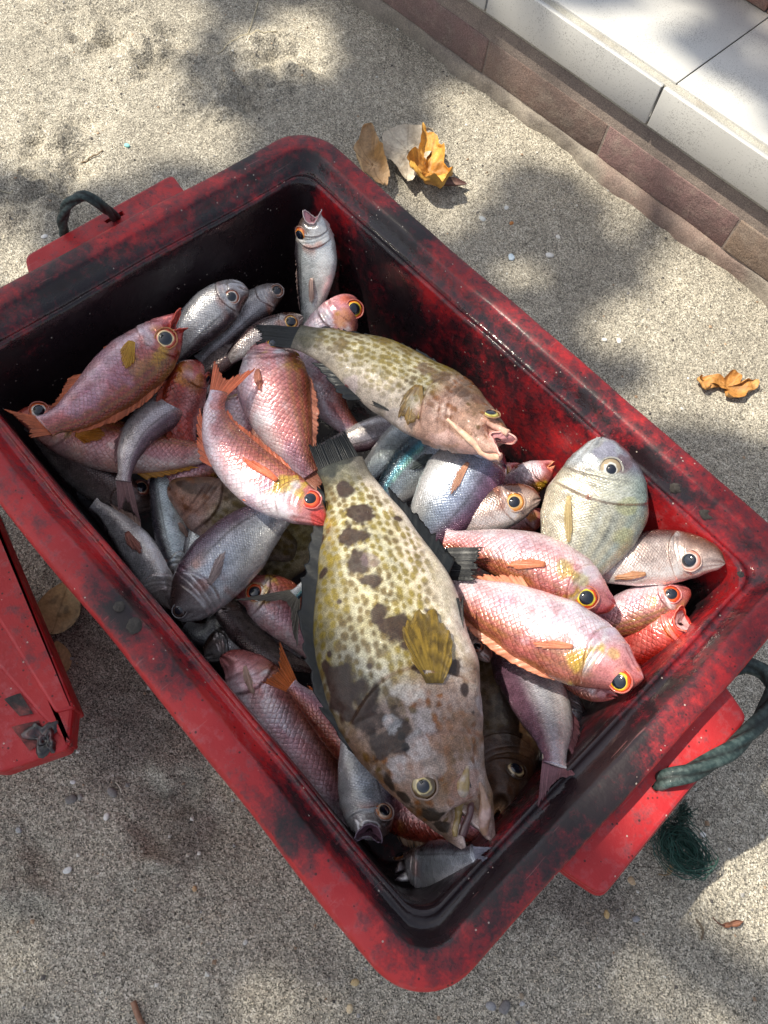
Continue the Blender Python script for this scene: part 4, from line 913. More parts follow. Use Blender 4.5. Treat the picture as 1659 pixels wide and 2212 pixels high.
def fish(kind, label, pts, w, dors=1, roll=0, eye=None, er=0, cat='fish', name=None, tip=None, tailz=None, mouth=0, mouthc=None, mcol=None, group=None, opts=None, fins='dapv',
         iris=((250, 205, 60), (214, 70, 30)), pect=None, finc=None, up=.5, hl=None, mrim=None, tailc=None, spiny=.14, notch=.45, seed=0, nu=None, dfh=.125, thickk=1.0, dfr=(.30, .86), mw=1.0, bellyup=False, pupc=.6, ridges=None, fan=False, mo=1.0, mow=.07):
    """pts: (pixel x, pixel y, height) of the body axis, snout to tail base; w: full depth in photo pixels; dors: +1 back lies to the left of the swimming direction as seen in the photograph"""
    S = SHAPES[kind]; o = dict(opts or {}); o['hl'] = hl or S['hl']; o['seed'] = seed; rng = np.random.default_rng(seed+100)
    big = kind == 'grouper' and w > 150
    nu = nu or (460 if w > 300 else 340 if big else 190 if w > 60 else 110); nv = 300 if w > 300 else 200 if big else 84
    A = catmull([px(*p_) for p_ in pts], nu); T = nrm(np.gradient(A, axis=0)); s = np.r_[0, np.cumsum(np.linalg.norm(np.diff(A, axis=0), axis=1))]; Lg = s[-1]; t = s/Lg
    vd = nrm(CAMP-A); N = nrm(np.array([0, 0, 1.])*up+vd*(1-up)); N = nrm(N-T*(N*T).sum(1)[:, None]); Bv = np.cross(N, T)*dors
    rl = R_(roll); N, Bv = N*math.cos(rl)+Bv*math.sin(rl)*-1, Bv*math.cos(rl)+N*math.sin(rl)      # positive roll turns the back towards the camera
    W = w*depth(A[nu//2])/FPX
    D = smoothprof(*S['D'])(t)*W; V_ = smoothprof(*S['V'])(t)*W; TH = smoothprof(*S['W'])(t)*W*.80*thickk
    # snout rounds off
    if not mouth:
        rn = np.sqrt(np.clip(1-(1-np.clip(t/.035, 0, 1))**2, 0, 1)); D, V_, TH = D*(.12+.88*rn), V_*(.12+.88*rn), TH*(.12+.88*rn)
    if mouth and mo < 1:
        fl = W*mo*(1-.35*sst(.0, .05, t)+.0*t)*sst(.30, .10, t); sm = lambda a, b: (a**4+b**4)**.25
        D, V_, TH = sm(D, fl), sm(V_, fl*1.1), sm(TH, fl*.85)
    ph = np.linspace(0, 2*np.pi, nv, endpoint=False); c = np.cos(ph)[None, :]; sn_ = np.sin(ph)[None, :]
    h = np.where(c > 0, D[:, None], V_[:, None])
    yy = h*np.sign(c)*np.abs(c)**.95; zz = TH[:, None]*np.sign(sn_)*np.abs(sn_)**1.06
    tt = np.broadcast_to(t[:, None], yy.shape); cc = np.broadcast_to(c, yy.shape)
    P = A[:, None]+Bv[:, None]*yy[..., None]+N[:, None]*zz[..., None]
    nl = nrm(Bv[:, None]*(c/np.maximum(h, 1e-4))[..., None]*TH[:, None, None]+N[:, None]*sn_[..., None])
    # gill cover, cheek plate and jaw as relief
    yl = yy/np.maximum(np.where(c > 0, D[:, None], V_[:, None]), 1e-4)
    hlx = o['hl']; k = W*.022
    xo = hlx-.055*yl**2+.010*np.cos(yl*3); side = sst(.15, .6, np.abs(sn_))
    d = k*1.5*sst(xo+.012, xo-.002, tt)*np.exp(-np.clip(xo-tt, 0, 1)/.06)*side
    xp = hlx*.66-.035*yl**2+.02*yl; d = d+k*.8*sst(xp+.010, xp-.002, tt)*np.exp(-np.clip(xp-tt, 0, 1)/.035)*side*sst(.75, .4, yl)
    for q in (.0, .03): d = d-k*.45*np.exp(-((tt-(xp+.035+q+.02*yl))/.005)**2)*side
    slit = np.exp(-((yl-(-.12-.25*tt/.1))/.16)**2)*sst(.12 if kind != 'grouper' else .16, .05, tt)*side
    if not mouth: d = d-k*1.6*slit
    jaw = np.exp(-((yl-(-.62-.1*tt/.1))/.10)**2)*sst(hlx*.9, hlx*.4, tt)*side; d = d-k*.55*jaw
    d = d+k*.35*(fbm(np.stack([tt*9, yl*2, tt*0+seed], -1), 1.0, 2, seed)-.5)*2
    d = d+np.where(tt < hlx, 1, .25)*k*.7*(fbm(P, 90, 3, seed+4)-.5)+k*2.6*(fbm(P, 17, 2, seed+6)-.5)
    P = P+nl*d[..., None]
    if mouth:
        # corners of the mouth drawn back, lower jaw a little ahead of the upper one
        wq = sst(.11, .0, tt)*W; asn = np.abs(sn_); jg = .05*(vnoise(np.stack([tt*20, cc*4, sn_*4+0*tt], -1), seed)-.5)
        P = P+T[:, None]*(wq*(.21*asn**2.2-.07*np.clip(-c, 0, 1)+jg))[..., None]
        P = P+N[:, None]*(wq*-.05*np.sign(sn_)*asn**4)[..., None]
    X = tt*Lg; Y = yy
    col, scl = PALS[kind](tt, cc, X, Y+0*X, rng, o)
    for st_ in o.get('stamps', []):
        q = np.array(st_[:2]); Pf = P.reshape(-1, 3); vis = ((CAMP-Pf)*nl.reshape(-1, 3)).sum(1) > 0
        i = int(np.argmin(np.hypot(*(proj(Pf)-q).T)+np.where(vis, 0, 1e4))); rr_ = st_[2]*depth(Pf[i])/FPX
        dd = np.sqrt(((P-Pf[i])**2).sum(-1))/rr_+(fbm(P, 62, 5, int(st_[0]))-.5)*2.2
        col = mixc(col, C_(*st_[3])*(.7+.6*fbm(P, 130, 2, 5))[..., None], np.clip(sst(1.12, .70, dd)*st_[4], 0, 1))
    col = col*(np.array([.84, .77, .80]) if kind == 'pink' else .92 if kind == 'silver' else .84 if kind == 'bream' else 1)
    # gill edge, cheek and mouth lines are darkened
    ln = np.clip(np.exp(-((tt-xo-.008)/.006)**2)*.7*side*sst(.95, .6, np.abs(yl))+np.exp(-((tt-xp-.006)/.005)**2)*.35*side*sst(.7, .4, yl)+(0 if mouth else slit*.5), 0, 1)
    col = mixc(col, col*np.array([.42, .28, .26]), ln*(.45 if kind == 'bream' else 1))
    if o.get('tint') is not None: col = col*np.asarray(o['tint'])
    if mrim is not None: col = mixc(col, C_(*mrim), sst(.035, .0, tt)*.85)
    col = np.concatenate([col, scl[..., None]], -1)
    arc = np.concatenate([[0], np.cumsum(np.hypot(np.diff(ph), 0))]); wv = (TH[:, None]+(D+V_)[:, None]/2)/2*1.0
    UV = np.stack([X, np.broadcast_to((ph-np.pi/2)[None]*W*.36, X.shape)*(.55+.45*(wv/wv.max()))], -1)
    Vv = P.reshape(-1, 3); Cc = col.reshape(-1, 4); Uu = UV.reshape(-1, 2); F = gridF(nu, nv, True).tolist()
    root = thing(name or {'pink': 'pink_fish', 'silver': 'silver_fish', 'bream': 'sea_bream', 'grouper': 'grouper'}[kind], [A[nu//2][0], A[nu//2][1], A[nu//2][2]], label, cat, group)
    tail0 = (nu-1)*nv; F.append(list(range(tail0, tail0+nv)))
    if mouth:
        # lips and the open mouth behind them
        r0 = P[0]; ctr = A[0]; mc = C_(*(mcol or (200, 150, 150))); rings = [r0]; cols = []
        K = 10; V2 = []; C2 = []
        dpt = mouth*Lg
        for i in range(1, K+1):
            q = i/K; sc_ = (1+.10*math.sin(min(q*8, np.pi)))*(1-.75*q**1.5)
            fw = -T[0]*dpt*.06*math.sin(min(q*7, np.pi))+T[0]*dpt*q
            V2.append(ctr+(r0-ctr)*sc_+fw); C2.append(np.broadcast_to(mc*(1-.25*q), (nv, 3)))
        V2 = np.vstack(V2)
        Vm = np.vstack([r0+(r0-ctr)*.0, V2]); Cm = np.vstack([np.broadcast_to(C_(*(mrim or (214, 170, 160))), (nv, 3))]+C2)
        Fm = gridF(K+1, nv, True)[:, ::-1].tolist(); Fm.append(list(range(K*nv, (K+1)*nv)))
        # lip roll
        lp, lf = tube(np.vstack([r0, r0[:2]]), W*.010, 8)
    mesh('body', Vv, F, MATS[kind], root, col=Cc, uv=Uu)
    if mouth:
        mesh('mouth', Vm, Fm, MAT_WET, root, col=Cm); mesh('lip', lp, lf, MAT_WET, root, col=np.tile(C_(*(mrim or (214, 170, 160))), (len(lp), 1)))
    # eye: found on the skin where the photograph shows it
    if eye is not None:
        nrmv = nl.reshape(-1, 3); vis = ((CAMP-Vv)*nrmv).sum(1) > 0
        dd = np.hypot(*(proj(Vv)-np.array(eye)).T)+np.where(vis, 0, 1e4); i = int(np.argmin(dd)); e0 = Vv[i]; en = nrm(nrmv[i]*.75+N[min(i//nv, nu-1)]*.25)
        r = er*depth(e0)/FPX*1.0; pupc = pupc*rng.uniform(.92, 1.06)
        # soft swelling of the socket
        V_e, F_e, rr, pp = cap(e0-en*r*.20, en, r*1.0, .96, .62, 14, 30)
        i1, i2 = C_(*iris[0]), C_(*iris[1])
        ce = mixc(i1, i2, sst(pupc+.10, pupc+.18, rr+.04*np.sin(pp*3+seed)+.03*np.cos(pp*7))); ce = mixc(ce, i1*.9+.05, np.clip(sst(.6, .9, np.cos(pp-seed*1.3))*.5*sst(.95, .7, rr), 0, 1))
        ce = mixc(ce, np.array([.012, .010, .010]), sst(pupc+.05, pupc-.01, rr)); ce = mixc(ce, C_(90, 40, 34), sst(.94, 1.0, rr)*.7)
        ring_o = mesh('eye', V_e, F_e, MAT_EYE, root, col=ce)
        nz = 0
        sh_ = np.cross(en, nrm(rng.normal(0, 1, 3)))*r*.07; V_p, F_p, _, _ = cap(e0+sh_+en*r*(.62*(math.sqrt(1-(pupc*.96)**2)-math.sqrt(1-.96**2))-.20-.02), en, r*pupc, .98, .34, 7, 24)
        po = mesh('pupil', V_p, F_p, MAT_PUPIL, None); po.parent = ring_o
        # flesh ring
        e1 = nrm(np.cross(en, [.2, .4, .9])); e2 = np.cross(en, e1); a = np.linspace(0, 2*np.pi, 28)
        rg = e0-en*r*.10+np.outer(np.cos(a), e1)*r*1.02+np.outer(np.sin(a), e2)*r*1.02
        kc = Cc[i, :3]*.9; rg = rg+np.stack([vnoise(rg*300, q) for q in range(3)], 1)*r*.10; V_r, F_r = tube(rg, r*.085, 8)
        mesh('eyelid', V_r, F_r, MAT_WET, root, col=np.tile(mixc(kc*.8, i2, .15), (len(V_r), 1)))
    for (rn_, path, rpx, rc) in (ridges or []):
        nrmv = nl.reshape(-1, 3); vis = ((CAMP-Vv)*nrmv).sum(1) > 0; PQ = proj(Vv); pp_ = []
        for q in path:
            dd = np.hypot(*(PQ-np.array(q)).T)+np.where(vis, 0, 1e4); i = int(np.argmin(dd)); pp_.append(Vv[i]*1.0)
        sc_ = depth(pp_[0])/FPX; cp = catmull(pp_, 60); rad = np.interp(np.linspace(0, 1, 60), np.linspace(0, 1, len(rpx)), rpx)*sc_
        V_q, F_q = tube(cp, rad, 16); V_q += (np.stack([fbm(V_q, 120, 2, 60+q) for q in range(3)], 1)-.5)*.0022
        cq = mixc(C_(*rc[0]), C_(*rc[1]), sst(.40, .62, fbm(V_q, 95, 3, seed)))
        mesh(rn_, V_q, F_q, MAT_WET, root, col=cq)
    AL = .97 if kind == 'grouper' else .62
    fc = np.asarray(finc if finc is not None else FINC[kind])
    if finc is not None: fc = C_(*finc)
    # tail fin
    if tip is not None:
        if tip == 'auto':
            hw = W*.36; L_ = W*.52
            pa = A[-1]+T[-1]*L_+Bv[-1]*hw; pb = A[-1]+T[-1]*L_-Bv[-1]*hw
        else:
            tz = tailz if tailz is not None else pts[-1][2]
            pa, pb = px(*tip[0], tz), px(*tip[1], tz)
            if (pa-pb)@Bv[-1] < 0: pa, pb = pb, pa
        b0 = A[-1]+Bv[-1]*D[-1]*.92-T[-1]*.004; b1 = A[-1]-Bv[-1]*V_[-1]*.92-T[-1]*.004
        mid = (pa+pb)/2*(1-notch)+A[-1]*notch
        q1 = pa*.5+mid*.5+(mid-pa)@Bv[-1]*0; 
        q1 = (pa*.52+mid*.48)-(pa-A[-1])*.03; q2 = (pb*.52+mid*.48)-(pb-A[-1])*.03
        fin_mesh('tail_fin', [b0, (b0*2+b1)/3, (b0+b1)/2, (b0+2*b1)/3, b1], [pa, q1, mid, q2, pb], root, C_(*tailc) if tailc else fc, rays=16 if kind != 'grouper' else 25, seed=seed, nv=16, ripple=.0008, thick=.0004, N=N[-1], tipdark=.2, spiny=.05, al=AL if kind == 'grouper' else .8)
    def edge(tv, sign, out=0., push=0.):
        i = np.clip((np.asarray(tv)*(nu-1)).astype(int), 0, nu-1)
        hh = D if sign > 0 else V_
        return A[i]+Bv[i]*sign*(hh[i]*(.96)+out)[:, None]+N[i]*push
    if 'd' in fins:
        tv = np.linspace(dfr[0], dfr[1], 12); hgt = W*dfh*(np.sin(np.linspace(.35, 2.8, 12)))
        fin_mesh('dorsal_fin', edge(tv, 1, -.001+0*hgt), edge(np.clip(tv+.05, 0, .97), 1, hgt, -W*.02), root, fc, rays=14, seed=seed+1, spiny=spiny, ripple=.0016, nv=8, al=AL)
    if 'a' in fins:
        tv = np.linspace(.60, .84, 8); hgt = W*.17*np.linspace(1, .45, 8)
        fin_mesh('anal_fin', edge(tv, -1, -.001+0*hgt), edge(np.clip(tv+.07, 0, .97), -1, hgt, -W*.02), root, fc, rays=9, seed=seed+2, spiny=.15, ripple=.0012, nv=8, al=AL)
    if 'v' in fins:
        i = int((hlx+.06)*(nu-1)); b = A[i]-Bv[i]*V_[i]*.85+N[i]*TH[i]*.35; e = W*.30
        b2 = b+T[i]*.02*W*4
        fin_mesh('pelvic_fin', [b, (b+b2)/2, b2], [b+T[i]*e*1.25-Bv[i]*W*.10, b+T[i]*e*1.15-Bv[i]*W*.03, b2+T[i]*e*.55], root, fc, rays=6, seed=seed+3, spiny=.1, nv=8)
    if 'p' in fins:
        if pect: b_px, t_px, wd = pect
        else: b_px = t_px = None; wd = W*.14
        def skin(q):
            nrmv = nl.reshape(-1, 3); vis = ((CAMP-Vv)*nrmv).sum(1) > 0
            dd = np.hypot(*(proj(Vv)-np.array(q)).T)+np.where(vis, 0, 1e4); i = int(np.argmin(dd)); return Vv[i], nrmv[i]
        if pect:
            b, n1 = skin(b_px); e, n2 = skin(t_px); wd = wd*depth(b)/FPX*.5
            if np.hypot(*(proj(e)-np.array(t_px))) > 12:
                e = px(*t_px, e[2]+.001)
        else:
            i = int((hlx+.02)*(nu-1)); j_ = int((hlx+.20)*(nu-1)); a_ = 0.15
            def sp(i_, y_): return A[i_]-Bv[i_]*V_[i_]*y_+N[i_]*TH[i_]*math.sqrt(1-y_*y_)
            b, n1 = sp(i, .18), N[i]; e, n2 = sp(j_, .30), N[j_]; wd *= .5
        dr = nrm(e-b); sd = nrm(np.cross((n1+n2)/2, dr)); ln_ = np.linalg.norm(e-b)
        up1, up2 = n1*.0018, n2*(.0075 if fan else .0035)
        bs = [b+sd*wd*.30+up1, b+up1*1.5, b-sd*wd*.30+up1]
        tp = [e-dr*ln_*.30+sd*wd*.85+up2*.8, e+sd*wd*.35+up2, e-dr*ln_*.10-sd*wd*.1+up2, e-dr*ln_*.35-sd*wd*.5+up2, e-dr*ln_*.62-sd*wd*.75+up2*.8]
        if fan: tp = [b+(e-b)*a_+sd*wd*q_+up2 for a_, q_ in ((.28, .78), (.68, 1.0), (.95, .55), (1.03, .05), (.95, -.5), (.68, -.9), (.28, -.75))]
        fin_mesh('pectoral_fin', bs, tp, root, C_(*o['pfc']) if 'pfc' in o else fc, rays=11, seed=seed+5, spiny=.03, nv=12, N=(n1+n2)/2, ripple=.0008, spots=o.get('pspots'), lift=.0015, al=.5 if fan else .55)
    return root
OR = ((236, 190, 120), (222, 84, 32)); YR = ((244, 224, 60), (226, 70, 34)); SV = ((232, 214, 186), (196, 124, 70)); PK = ((226, 214, 206), (206, 150, 140)); DKE = ((150, 110, 80), (84, 50, 40))
GE = ((206, 186, 130), (92, 72, 46))
# --- the lowest layer, mostly covered
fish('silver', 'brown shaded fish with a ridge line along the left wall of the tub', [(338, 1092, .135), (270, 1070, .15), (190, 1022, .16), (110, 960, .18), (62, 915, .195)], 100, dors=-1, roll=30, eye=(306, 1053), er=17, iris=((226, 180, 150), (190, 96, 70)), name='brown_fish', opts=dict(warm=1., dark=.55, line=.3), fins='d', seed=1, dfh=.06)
fish('silver', 'pale fish belly up with a reddish fin against the front left wall', [(372, 1318, .13), (340, 1255, .145), (290, 1180, .155), (240, 1120, .155), (200, 1088, .16)], 92, dors=1, roll=-25, opts=dict(warm=.35, tint=(1.05, 1.0, .98), line=0, pfc=(196, 128, 112)), pect=((276, 1150), (305, 1200), 34), fins='pa', seed=2)
fish('silver', 'upright silver fish with a dark side line left of the largest silver fish', [(402, 1290, .13), (388, 1215, .15), (366, 1120, .165), (350, 1040, .17), (345, 975, .165)], 80, dors=1, roll=12, eye=(394, 1238), er=13, iris=((236, 232, 226), (190, 186, 180)), opts=dict(warm=.1, tint=(1.15, 1.18, 1.12)), fins='p', pect=((385, 1130), (402, 1165), 22), seed=3)
fish('grouper', 'upturned olive grouper head with closed lips and a pale throat beneath the curved pink fish', [(366, 1047, .175), (420, 1075, .18), (500, 1120, .17), (590, 1170, .15), (650, 1200, .13)], 150, dors=1, roll=10, opts=dict(dark=.25, blot=[(.2, .4, .2, .5, .8)], pinkhead=1, tint=(.9, .8, .78)), fins='', seed=4, name='grouper', mrim=(120, 96, 84))
fish('grouper', 'strip of olive spotted grouper flank left of the biggest grouper', [(470, 1290, .09), (540, 1240, .10), (610, 1190, .12), (680, 1150, .13), (740, 1100, .13)], 130, dors=1, opts=dict(dark=.08, tint=(.75, .72, .55), spot=.010), fins='', seed=5)
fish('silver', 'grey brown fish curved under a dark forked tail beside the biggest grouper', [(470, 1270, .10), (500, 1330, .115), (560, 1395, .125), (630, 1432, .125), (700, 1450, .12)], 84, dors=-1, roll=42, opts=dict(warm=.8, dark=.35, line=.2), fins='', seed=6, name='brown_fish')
fish('silver', 'lilac grey flank between the top grouper and the biggest grouper tail', [(900, 905, .17), (840, 925, .17), (780, 945, .17), (720, 962, .16), (680, 975, .15)], 70, dors=1, opts=dict(warm=.7, mauve=.4), fins='', seed=7)
fish('silver', 'pale silver fish with a black side line above the biggest grouper tail', [(905, 890, .175), (868, 945, .18), (828, 995, .18), (780, 1040, .17), (740, 1070, .16)], 82, dors=1, roll=8, opts=dict(warm=.15, tint=(.95, 1., .95)), fins='', seed=8)
fish('silver', 'blue green iridescent fish between the two groupers', [(1010, 925, .185), (950, 965, .19), (895, 1010, .19), (845, 1065, .18), (800, 1120, .17)], 118, dors=-1, roll=6, opts=dict(warm=0, cyan=1, line=0), fins='p', pect=((935, 985), (880, 1010), 34), finc=(110, 120, 120), seed=9, name='mackerel')
fish('pink', 'sliver of pink scaled fish under the tan fish beside the sea bream', [(1180, 1105, .18), (1110, 1135, .19), (1040, 1150, .19), (970, 1165, .18), (930, 1175, .18)], 74, dors=1, opts=dict(red=.8), fins='d', seed=10)
fish('pink', 'small orange pink head with a gaping mouth squeezed behind the sea bream', [(1196, 1003, .235), (1150, 1030, .22), (1100, 1050, .20), (1050, 1065, .18)], 74, dors=1, mouth=.12, mrim=(230, 150, 110), mcol=(230, 170, 150), opts=dict(red=.7), fins='dv', seed=11, dfh=.3)
fish('pink', 'small pink fish mouth peeping from under the top grouper chin', [(1120, 1005, .215), (1085, 1022, .20), (1040, 1035, .18), (1000, 1040, .17)], 52, dors=1, mouth=.12, mrim=(216, 130, 116), mcol=(150, 90, 90), opts=dict(red=.8), fins='', seed=12)
fish('silver', 'brown scaled back glimpsed between the pink fish and the upper left fish', [(520, 740, .17), (480, 770, .17), (440, 800, .16), (400, 830, .15)], 74, dors=1, roll=30, opts=dict(warm=.9, dark=.2), fins='', seed=13, name='brown_fish')
fish('pink', 'dull pink flank between the two middle pink fish', [(500, 830, .15), (520, 900, .16), (555, 960, .16), (600, 1010, .15)], 84, dors=1, opts=dict(red=.45, tint=(.85, .8, .85)), fins='', seed=14)
fish('silver', 'silver strip of fish below the violet pink fish at left', [(455, 832, .19), (400, 848, .195), (345, 868, .19), (290, 895, .18)], 66, dors=-1, roll=-8, opts=dict(warm=.35), fins='', seed=15)
fish('silver', 'bright silver flank wedged between the upright silver fish and the largest silver fish', [(470, 1080, .155), (440, 1140, .16), (420, 1200, .16), (400, 1260, .15)], 80, dors=-1, roll=-10, opts=dict(warm=.15, tint=(1.15, 1.15, 1.12)), fins='', seed=55)
fish('pink', 'pink flank showing between the mauve forked tail and the curved pink fish', [(480, 985, .165), (440, 1010, .17), (380, 1030, .17), (320, 1040, .165)], 70, dors=1, opts=dict(red=.4), fins='', seed=56)
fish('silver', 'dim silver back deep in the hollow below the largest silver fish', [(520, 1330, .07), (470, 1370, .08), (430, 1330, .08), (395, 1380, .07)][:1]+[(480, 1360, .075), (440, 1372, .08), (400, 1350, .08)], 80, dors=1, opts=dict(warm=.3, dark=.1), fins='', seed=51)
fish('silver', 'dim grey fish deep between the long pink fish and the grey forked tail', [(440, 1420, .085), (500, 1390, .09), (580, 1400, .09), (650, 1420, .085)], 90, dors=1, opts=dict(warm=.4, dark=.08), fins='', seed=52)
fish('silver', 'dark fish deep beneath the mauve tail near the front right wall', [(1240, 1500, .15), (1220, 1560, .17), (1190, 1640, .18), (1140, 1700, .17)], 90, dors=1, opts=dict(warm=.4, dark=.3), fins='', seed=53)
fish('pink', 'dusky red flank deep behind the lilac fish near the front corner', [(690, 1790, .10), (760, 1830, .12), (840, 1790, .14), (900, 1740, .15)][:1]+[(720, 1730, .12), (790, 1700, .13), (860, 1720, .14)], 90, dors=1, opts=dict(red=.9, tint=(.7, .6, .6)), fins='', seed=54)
# --- left side
fish('pink', 'orange fish with yellow fins lying level at the far left, eye against the wall', [(34, 893, .235), (78, 905, .225), (150, 935, .21), (240, 962, .205), (330, 975, .20), (410, 980, .195), (470, 975, .19)], 122, dors=1, roll=6, eye=(84, 888), er=21, iris=((246, 236, 224), (232, 110, 50)), opts=dict(red=.55, gold=1.5, tint=(1., .84, .68), pfc=(214, 138, 32)), pect=((165, 938), (232, 950), 54), finc=(214, 150, 50), fins='ap', seed=16, name='orange_fish')
fish('silver', 'mauve silver fish whose forked tail hangs down over the brown fish at left', [(430, 850, .20), (370, 880, .215), (310, 925, .225), (280, 975, .225), (265, 1040, .215)], 88, dors=1, roll=12, tip=[(257, 1118), (306, 1138)], tailz=.20, opts=dict(warm=.75, mauve=.35), finc=(150, 112, 112), fins='a', seed=17, notch=.5)
fish('pink', 'dark red fish seen from above its head between the left fish and a forked tail', [(432, 782, .225), (410, 820, .225), (392, 880, .21), (398, 935, .20), (425, 985, .185)], 104, dors=-1, roll=38, eye=(447, 822), er=17, iris=((236, 120, 60), (190, 60, 50)), opts=dict(red=1.2, gold=.5, tint=(.9, .5, .46)), finc=(176, 70, 44), fins='d', seed=18, name='red_fish', dfh=.2)
fish('silver', 'tan headed silver fish squeezed under the tail of the top grouper', [(655, 684, .205), (620, 700, .205), (570, 722, .20), (520, 755, .19), (480, 790, .17)], 62, dors=-1, eye=(628, 695), er=16, iris=((240, 190, 90), (206, 130, 60)), opts=dict(warm=.7, dark=.12), fins='', seed=19)
fish('silver', 'smaller grey fish behind the grey headed fish, snout to the corner', [(615, 624, .20), (580, 640, .20), (530, 680, .195), (480, 728, .185), (430, 780, .17)], 76, dors=1, eye=(597, 628), er=15, iris=((206, 170, 150), (150, 100, 80)), opts=dict(warm=.5, dark=.12), fins='', seed=20)
fish('silver', 'grey headed silver fish lying above the violet pink fish at upper left', [(538, 628, .235), (500, 640, .235), (450, 680, .225), (405, 728, .21), (360, 790, .19)], 100, dors=1, roll=-6, eye=(501, 641), er=16, iris=((236, 226, 214), (190, 110, 80)), opts=dict(warm=.35), fins='', seed=21, mrim=(90, 80, 84))
fish('silver', 'silver fish standing upright in the far corner with its mouth open', [(674, 458, .315), (680, 500, .285), (683, 560, .25), (676, 630, .21), (662, 715, .17)], 100, dors=-1, roll=-32, eye=(649, 508), er=17, iris=((240, 150, 50), (170, 80, 40)), mouth=.06, mo=.20, mrim=(196, 180, 180), mcol=(186, 130, 140), opts=dict(warm=.2, tint=(1.2, 1.2, 1.15)), fins='dp', pect=((676, 600), (672, 660), 20), seed=22, finc=(206, 176, 166), mw=1)
fish('pink', 'pink fish with an orange yellow eye leaning on the right wall behind the top grouper', [(776, 652, .225), (745, 668, .225), (705, 735, .205), (690, 800, .19), (708, 870, .18), (765, 935, .165)], 122, dors=1, roll=-4, eye=(766, 668), er=20, iris=((250, 220, 60), (232, 100, 30)), opts=dict(red=.45, gold=.9, stamps=[(745, 645, 16, (222, 120, 90), .7), (735, 690, 20, (220, 150, 70), .6), (700, 700, 24, (236, 240, 246), .7)]), fins='', seed=23)
fish('pink', 'violet pink fish with a red face, its tail over the left rim of the tub', [(394, 692, .285), (360, 722, .268), (300, 780, .262), (230, 840, .262), (160, 893, .268), (95, 922, .285)], 142, dors=1, roll=4, eye=(358, 732), er=23, iris=((248, 220, 160), (206, 90, 70)), mouth=.06, mo=.13, mrim=(206, 84, 66), mcol=(170, 60, 50), tip=[(6, 884), (62, 945)], tailz=.30, opts=dict(red=1.0, gold=1.5, tint=(.84, .72, .76), stamps=[(392, 715, 30, (186, 50, 40), .8), (385, 760, 26, (176, 56, 50), .7), (300, 702, 18, (226, 228, 226), .8), (318, 735, 14, (232, 232, 226), .8), (285, 770, 16, (190, 150, 50), .6), (240, 800, 40, (190, 160, 176), .6), (180, 870, 30, (186, 140, 160), .5), (300, 800, 26, (196, 160, 80), .5)], pfc=(206, 156, 50)), pect=((286, 738), (262, 800), 48), finc=(206, 112, 72), seed=24, notch=.35)
fish('pink', 'pink striped fish head up in the middle, with a gold brown back', [(588, 728, .238), (586, 780, .242), (594, 850, .245), (618, 930, .24), (650, 1000, .235), (668, 1028, .232)], 158, dors=1, roll=6, eye=(592, 741), er=16, iris=((246, 190, 60), (226, 90, 30)), tip=[(740, 1040), (700, 1085)], tailz=.232, opts=dict(red=.62, gold=1.1), pect=((556, 800), (560, 850), 26), fins='dap', seed=25, finc=(210, 136, 110))
fish('silver', 'largest silver fish on the left, head down, with dark back and side line', [(386, 1340, .185), (402, 1315, .19), (455, 1245, .205), (520, 1175, .21), (580, 1125, .21), (650, 1080, .205)], 150, dors=1, roll=4, eye=(386, 1318), er=16, iris=((96, 70, 60), (60, 40, 36)), opts=dict(warm=.25, mauve=.35), pect=((452, 1262), (494, 1190), 34), fins='p', finc=(180, 160, 156), seed=26)
fish('pink', 'curved pink fish in the middle with a white belly and forked orange tail', [(706, 1134, .285), (672, 1105, .285), (600, 1062, .285), (530, 1010, .285), (480, 950, .285), (462, 890, .285), (473, 846, .285)], 122, dors=-1, roll=4, eye=(672, 1078), er=22, iris=((246, 110, 50), (206, 56, 30)), tip=[(464, 768), (560, 790)], tailz=.29, opts=dict(red=.5, gold=.8, stamps=[(612, 1045, 20, (200, 176, 70), .65), (645, 1065, 14, (206, 180, 60), .6), (698, 1122, 26, (206, 66, 56), .8), (600, 1100, 46, (244, 244, 246), .75), (520, 1050, 40, (244, 240, 242), .7), (455, 960, 30, (240, 226, 226), .5), (540, 990, 30, (190, 96, 80), .5), (480, 870, 26, (206, 96, 76), .5)]), pect=((598, 1040), (520, 985), 30), finc=(226, 122, 84), fins='dapv', seed=27, notch=.55)
# --- lower left
fish('pink', 'pink fish facing left with a bright orange eye under the dark forked tail', [(508, 1283, .165), (550, 1285, .168), (610, 1315, .165), (660, 1370, .155), (700, 1440, .14)], 122, dors=1, roll=0, eye=(551, 1278), er=20, iris=((240, 120, 70), (222, 80, 40)), opts=dict(red=.7, gold=.4), fins='', seed=28)
fish('silver', 'fish hidden below the biggest grouper, only its grey forked tail fanned over the pink head', [(820, 1180, .175), (760, 1215, .18), (700, 1248, .185), (655, 1270, .20), (636, 1285, .205)], 62, dors=1, tip=[(494, 1299), (641, 1412)], tailz=.205, opts=dict(warm=0, cyan=.3), finc=(112, 108, 98), fins='', seed=29, notch=.72)
fish('pink', 'long pink fish along the front left wall with ruffled gills and orange pelvic fins', [(476, 1418, .155), (515, 1440, .16), (570, 1510, .165), (635, 1600, .165), (700, 1690, .16), (760, 1780, .145)], 150, dors=1, roll=-4, opts=dict(red=.38, gold=.6, pfc=(226, 190, 170)), pect=((530, 1440), (545, 1510), 24), finc=(216, 116, 50), fins='pvd', seed=30)
fish('pink', 'slim pink fish with a bright orange forked tail next to the biggest grouper', [(830, 1680, .17), (770, 1620, .185), (700, 1545, .195), (650, 1500, .205), (628, 1480, .21)], 92, dors=1, roll=10, tip=[(601, 1380), (561, 1471)], tailz=.215, opts=dict(red=.6, gold=.6), finc=(222, 118, 50), fins='a', seed=31, notch=.35)
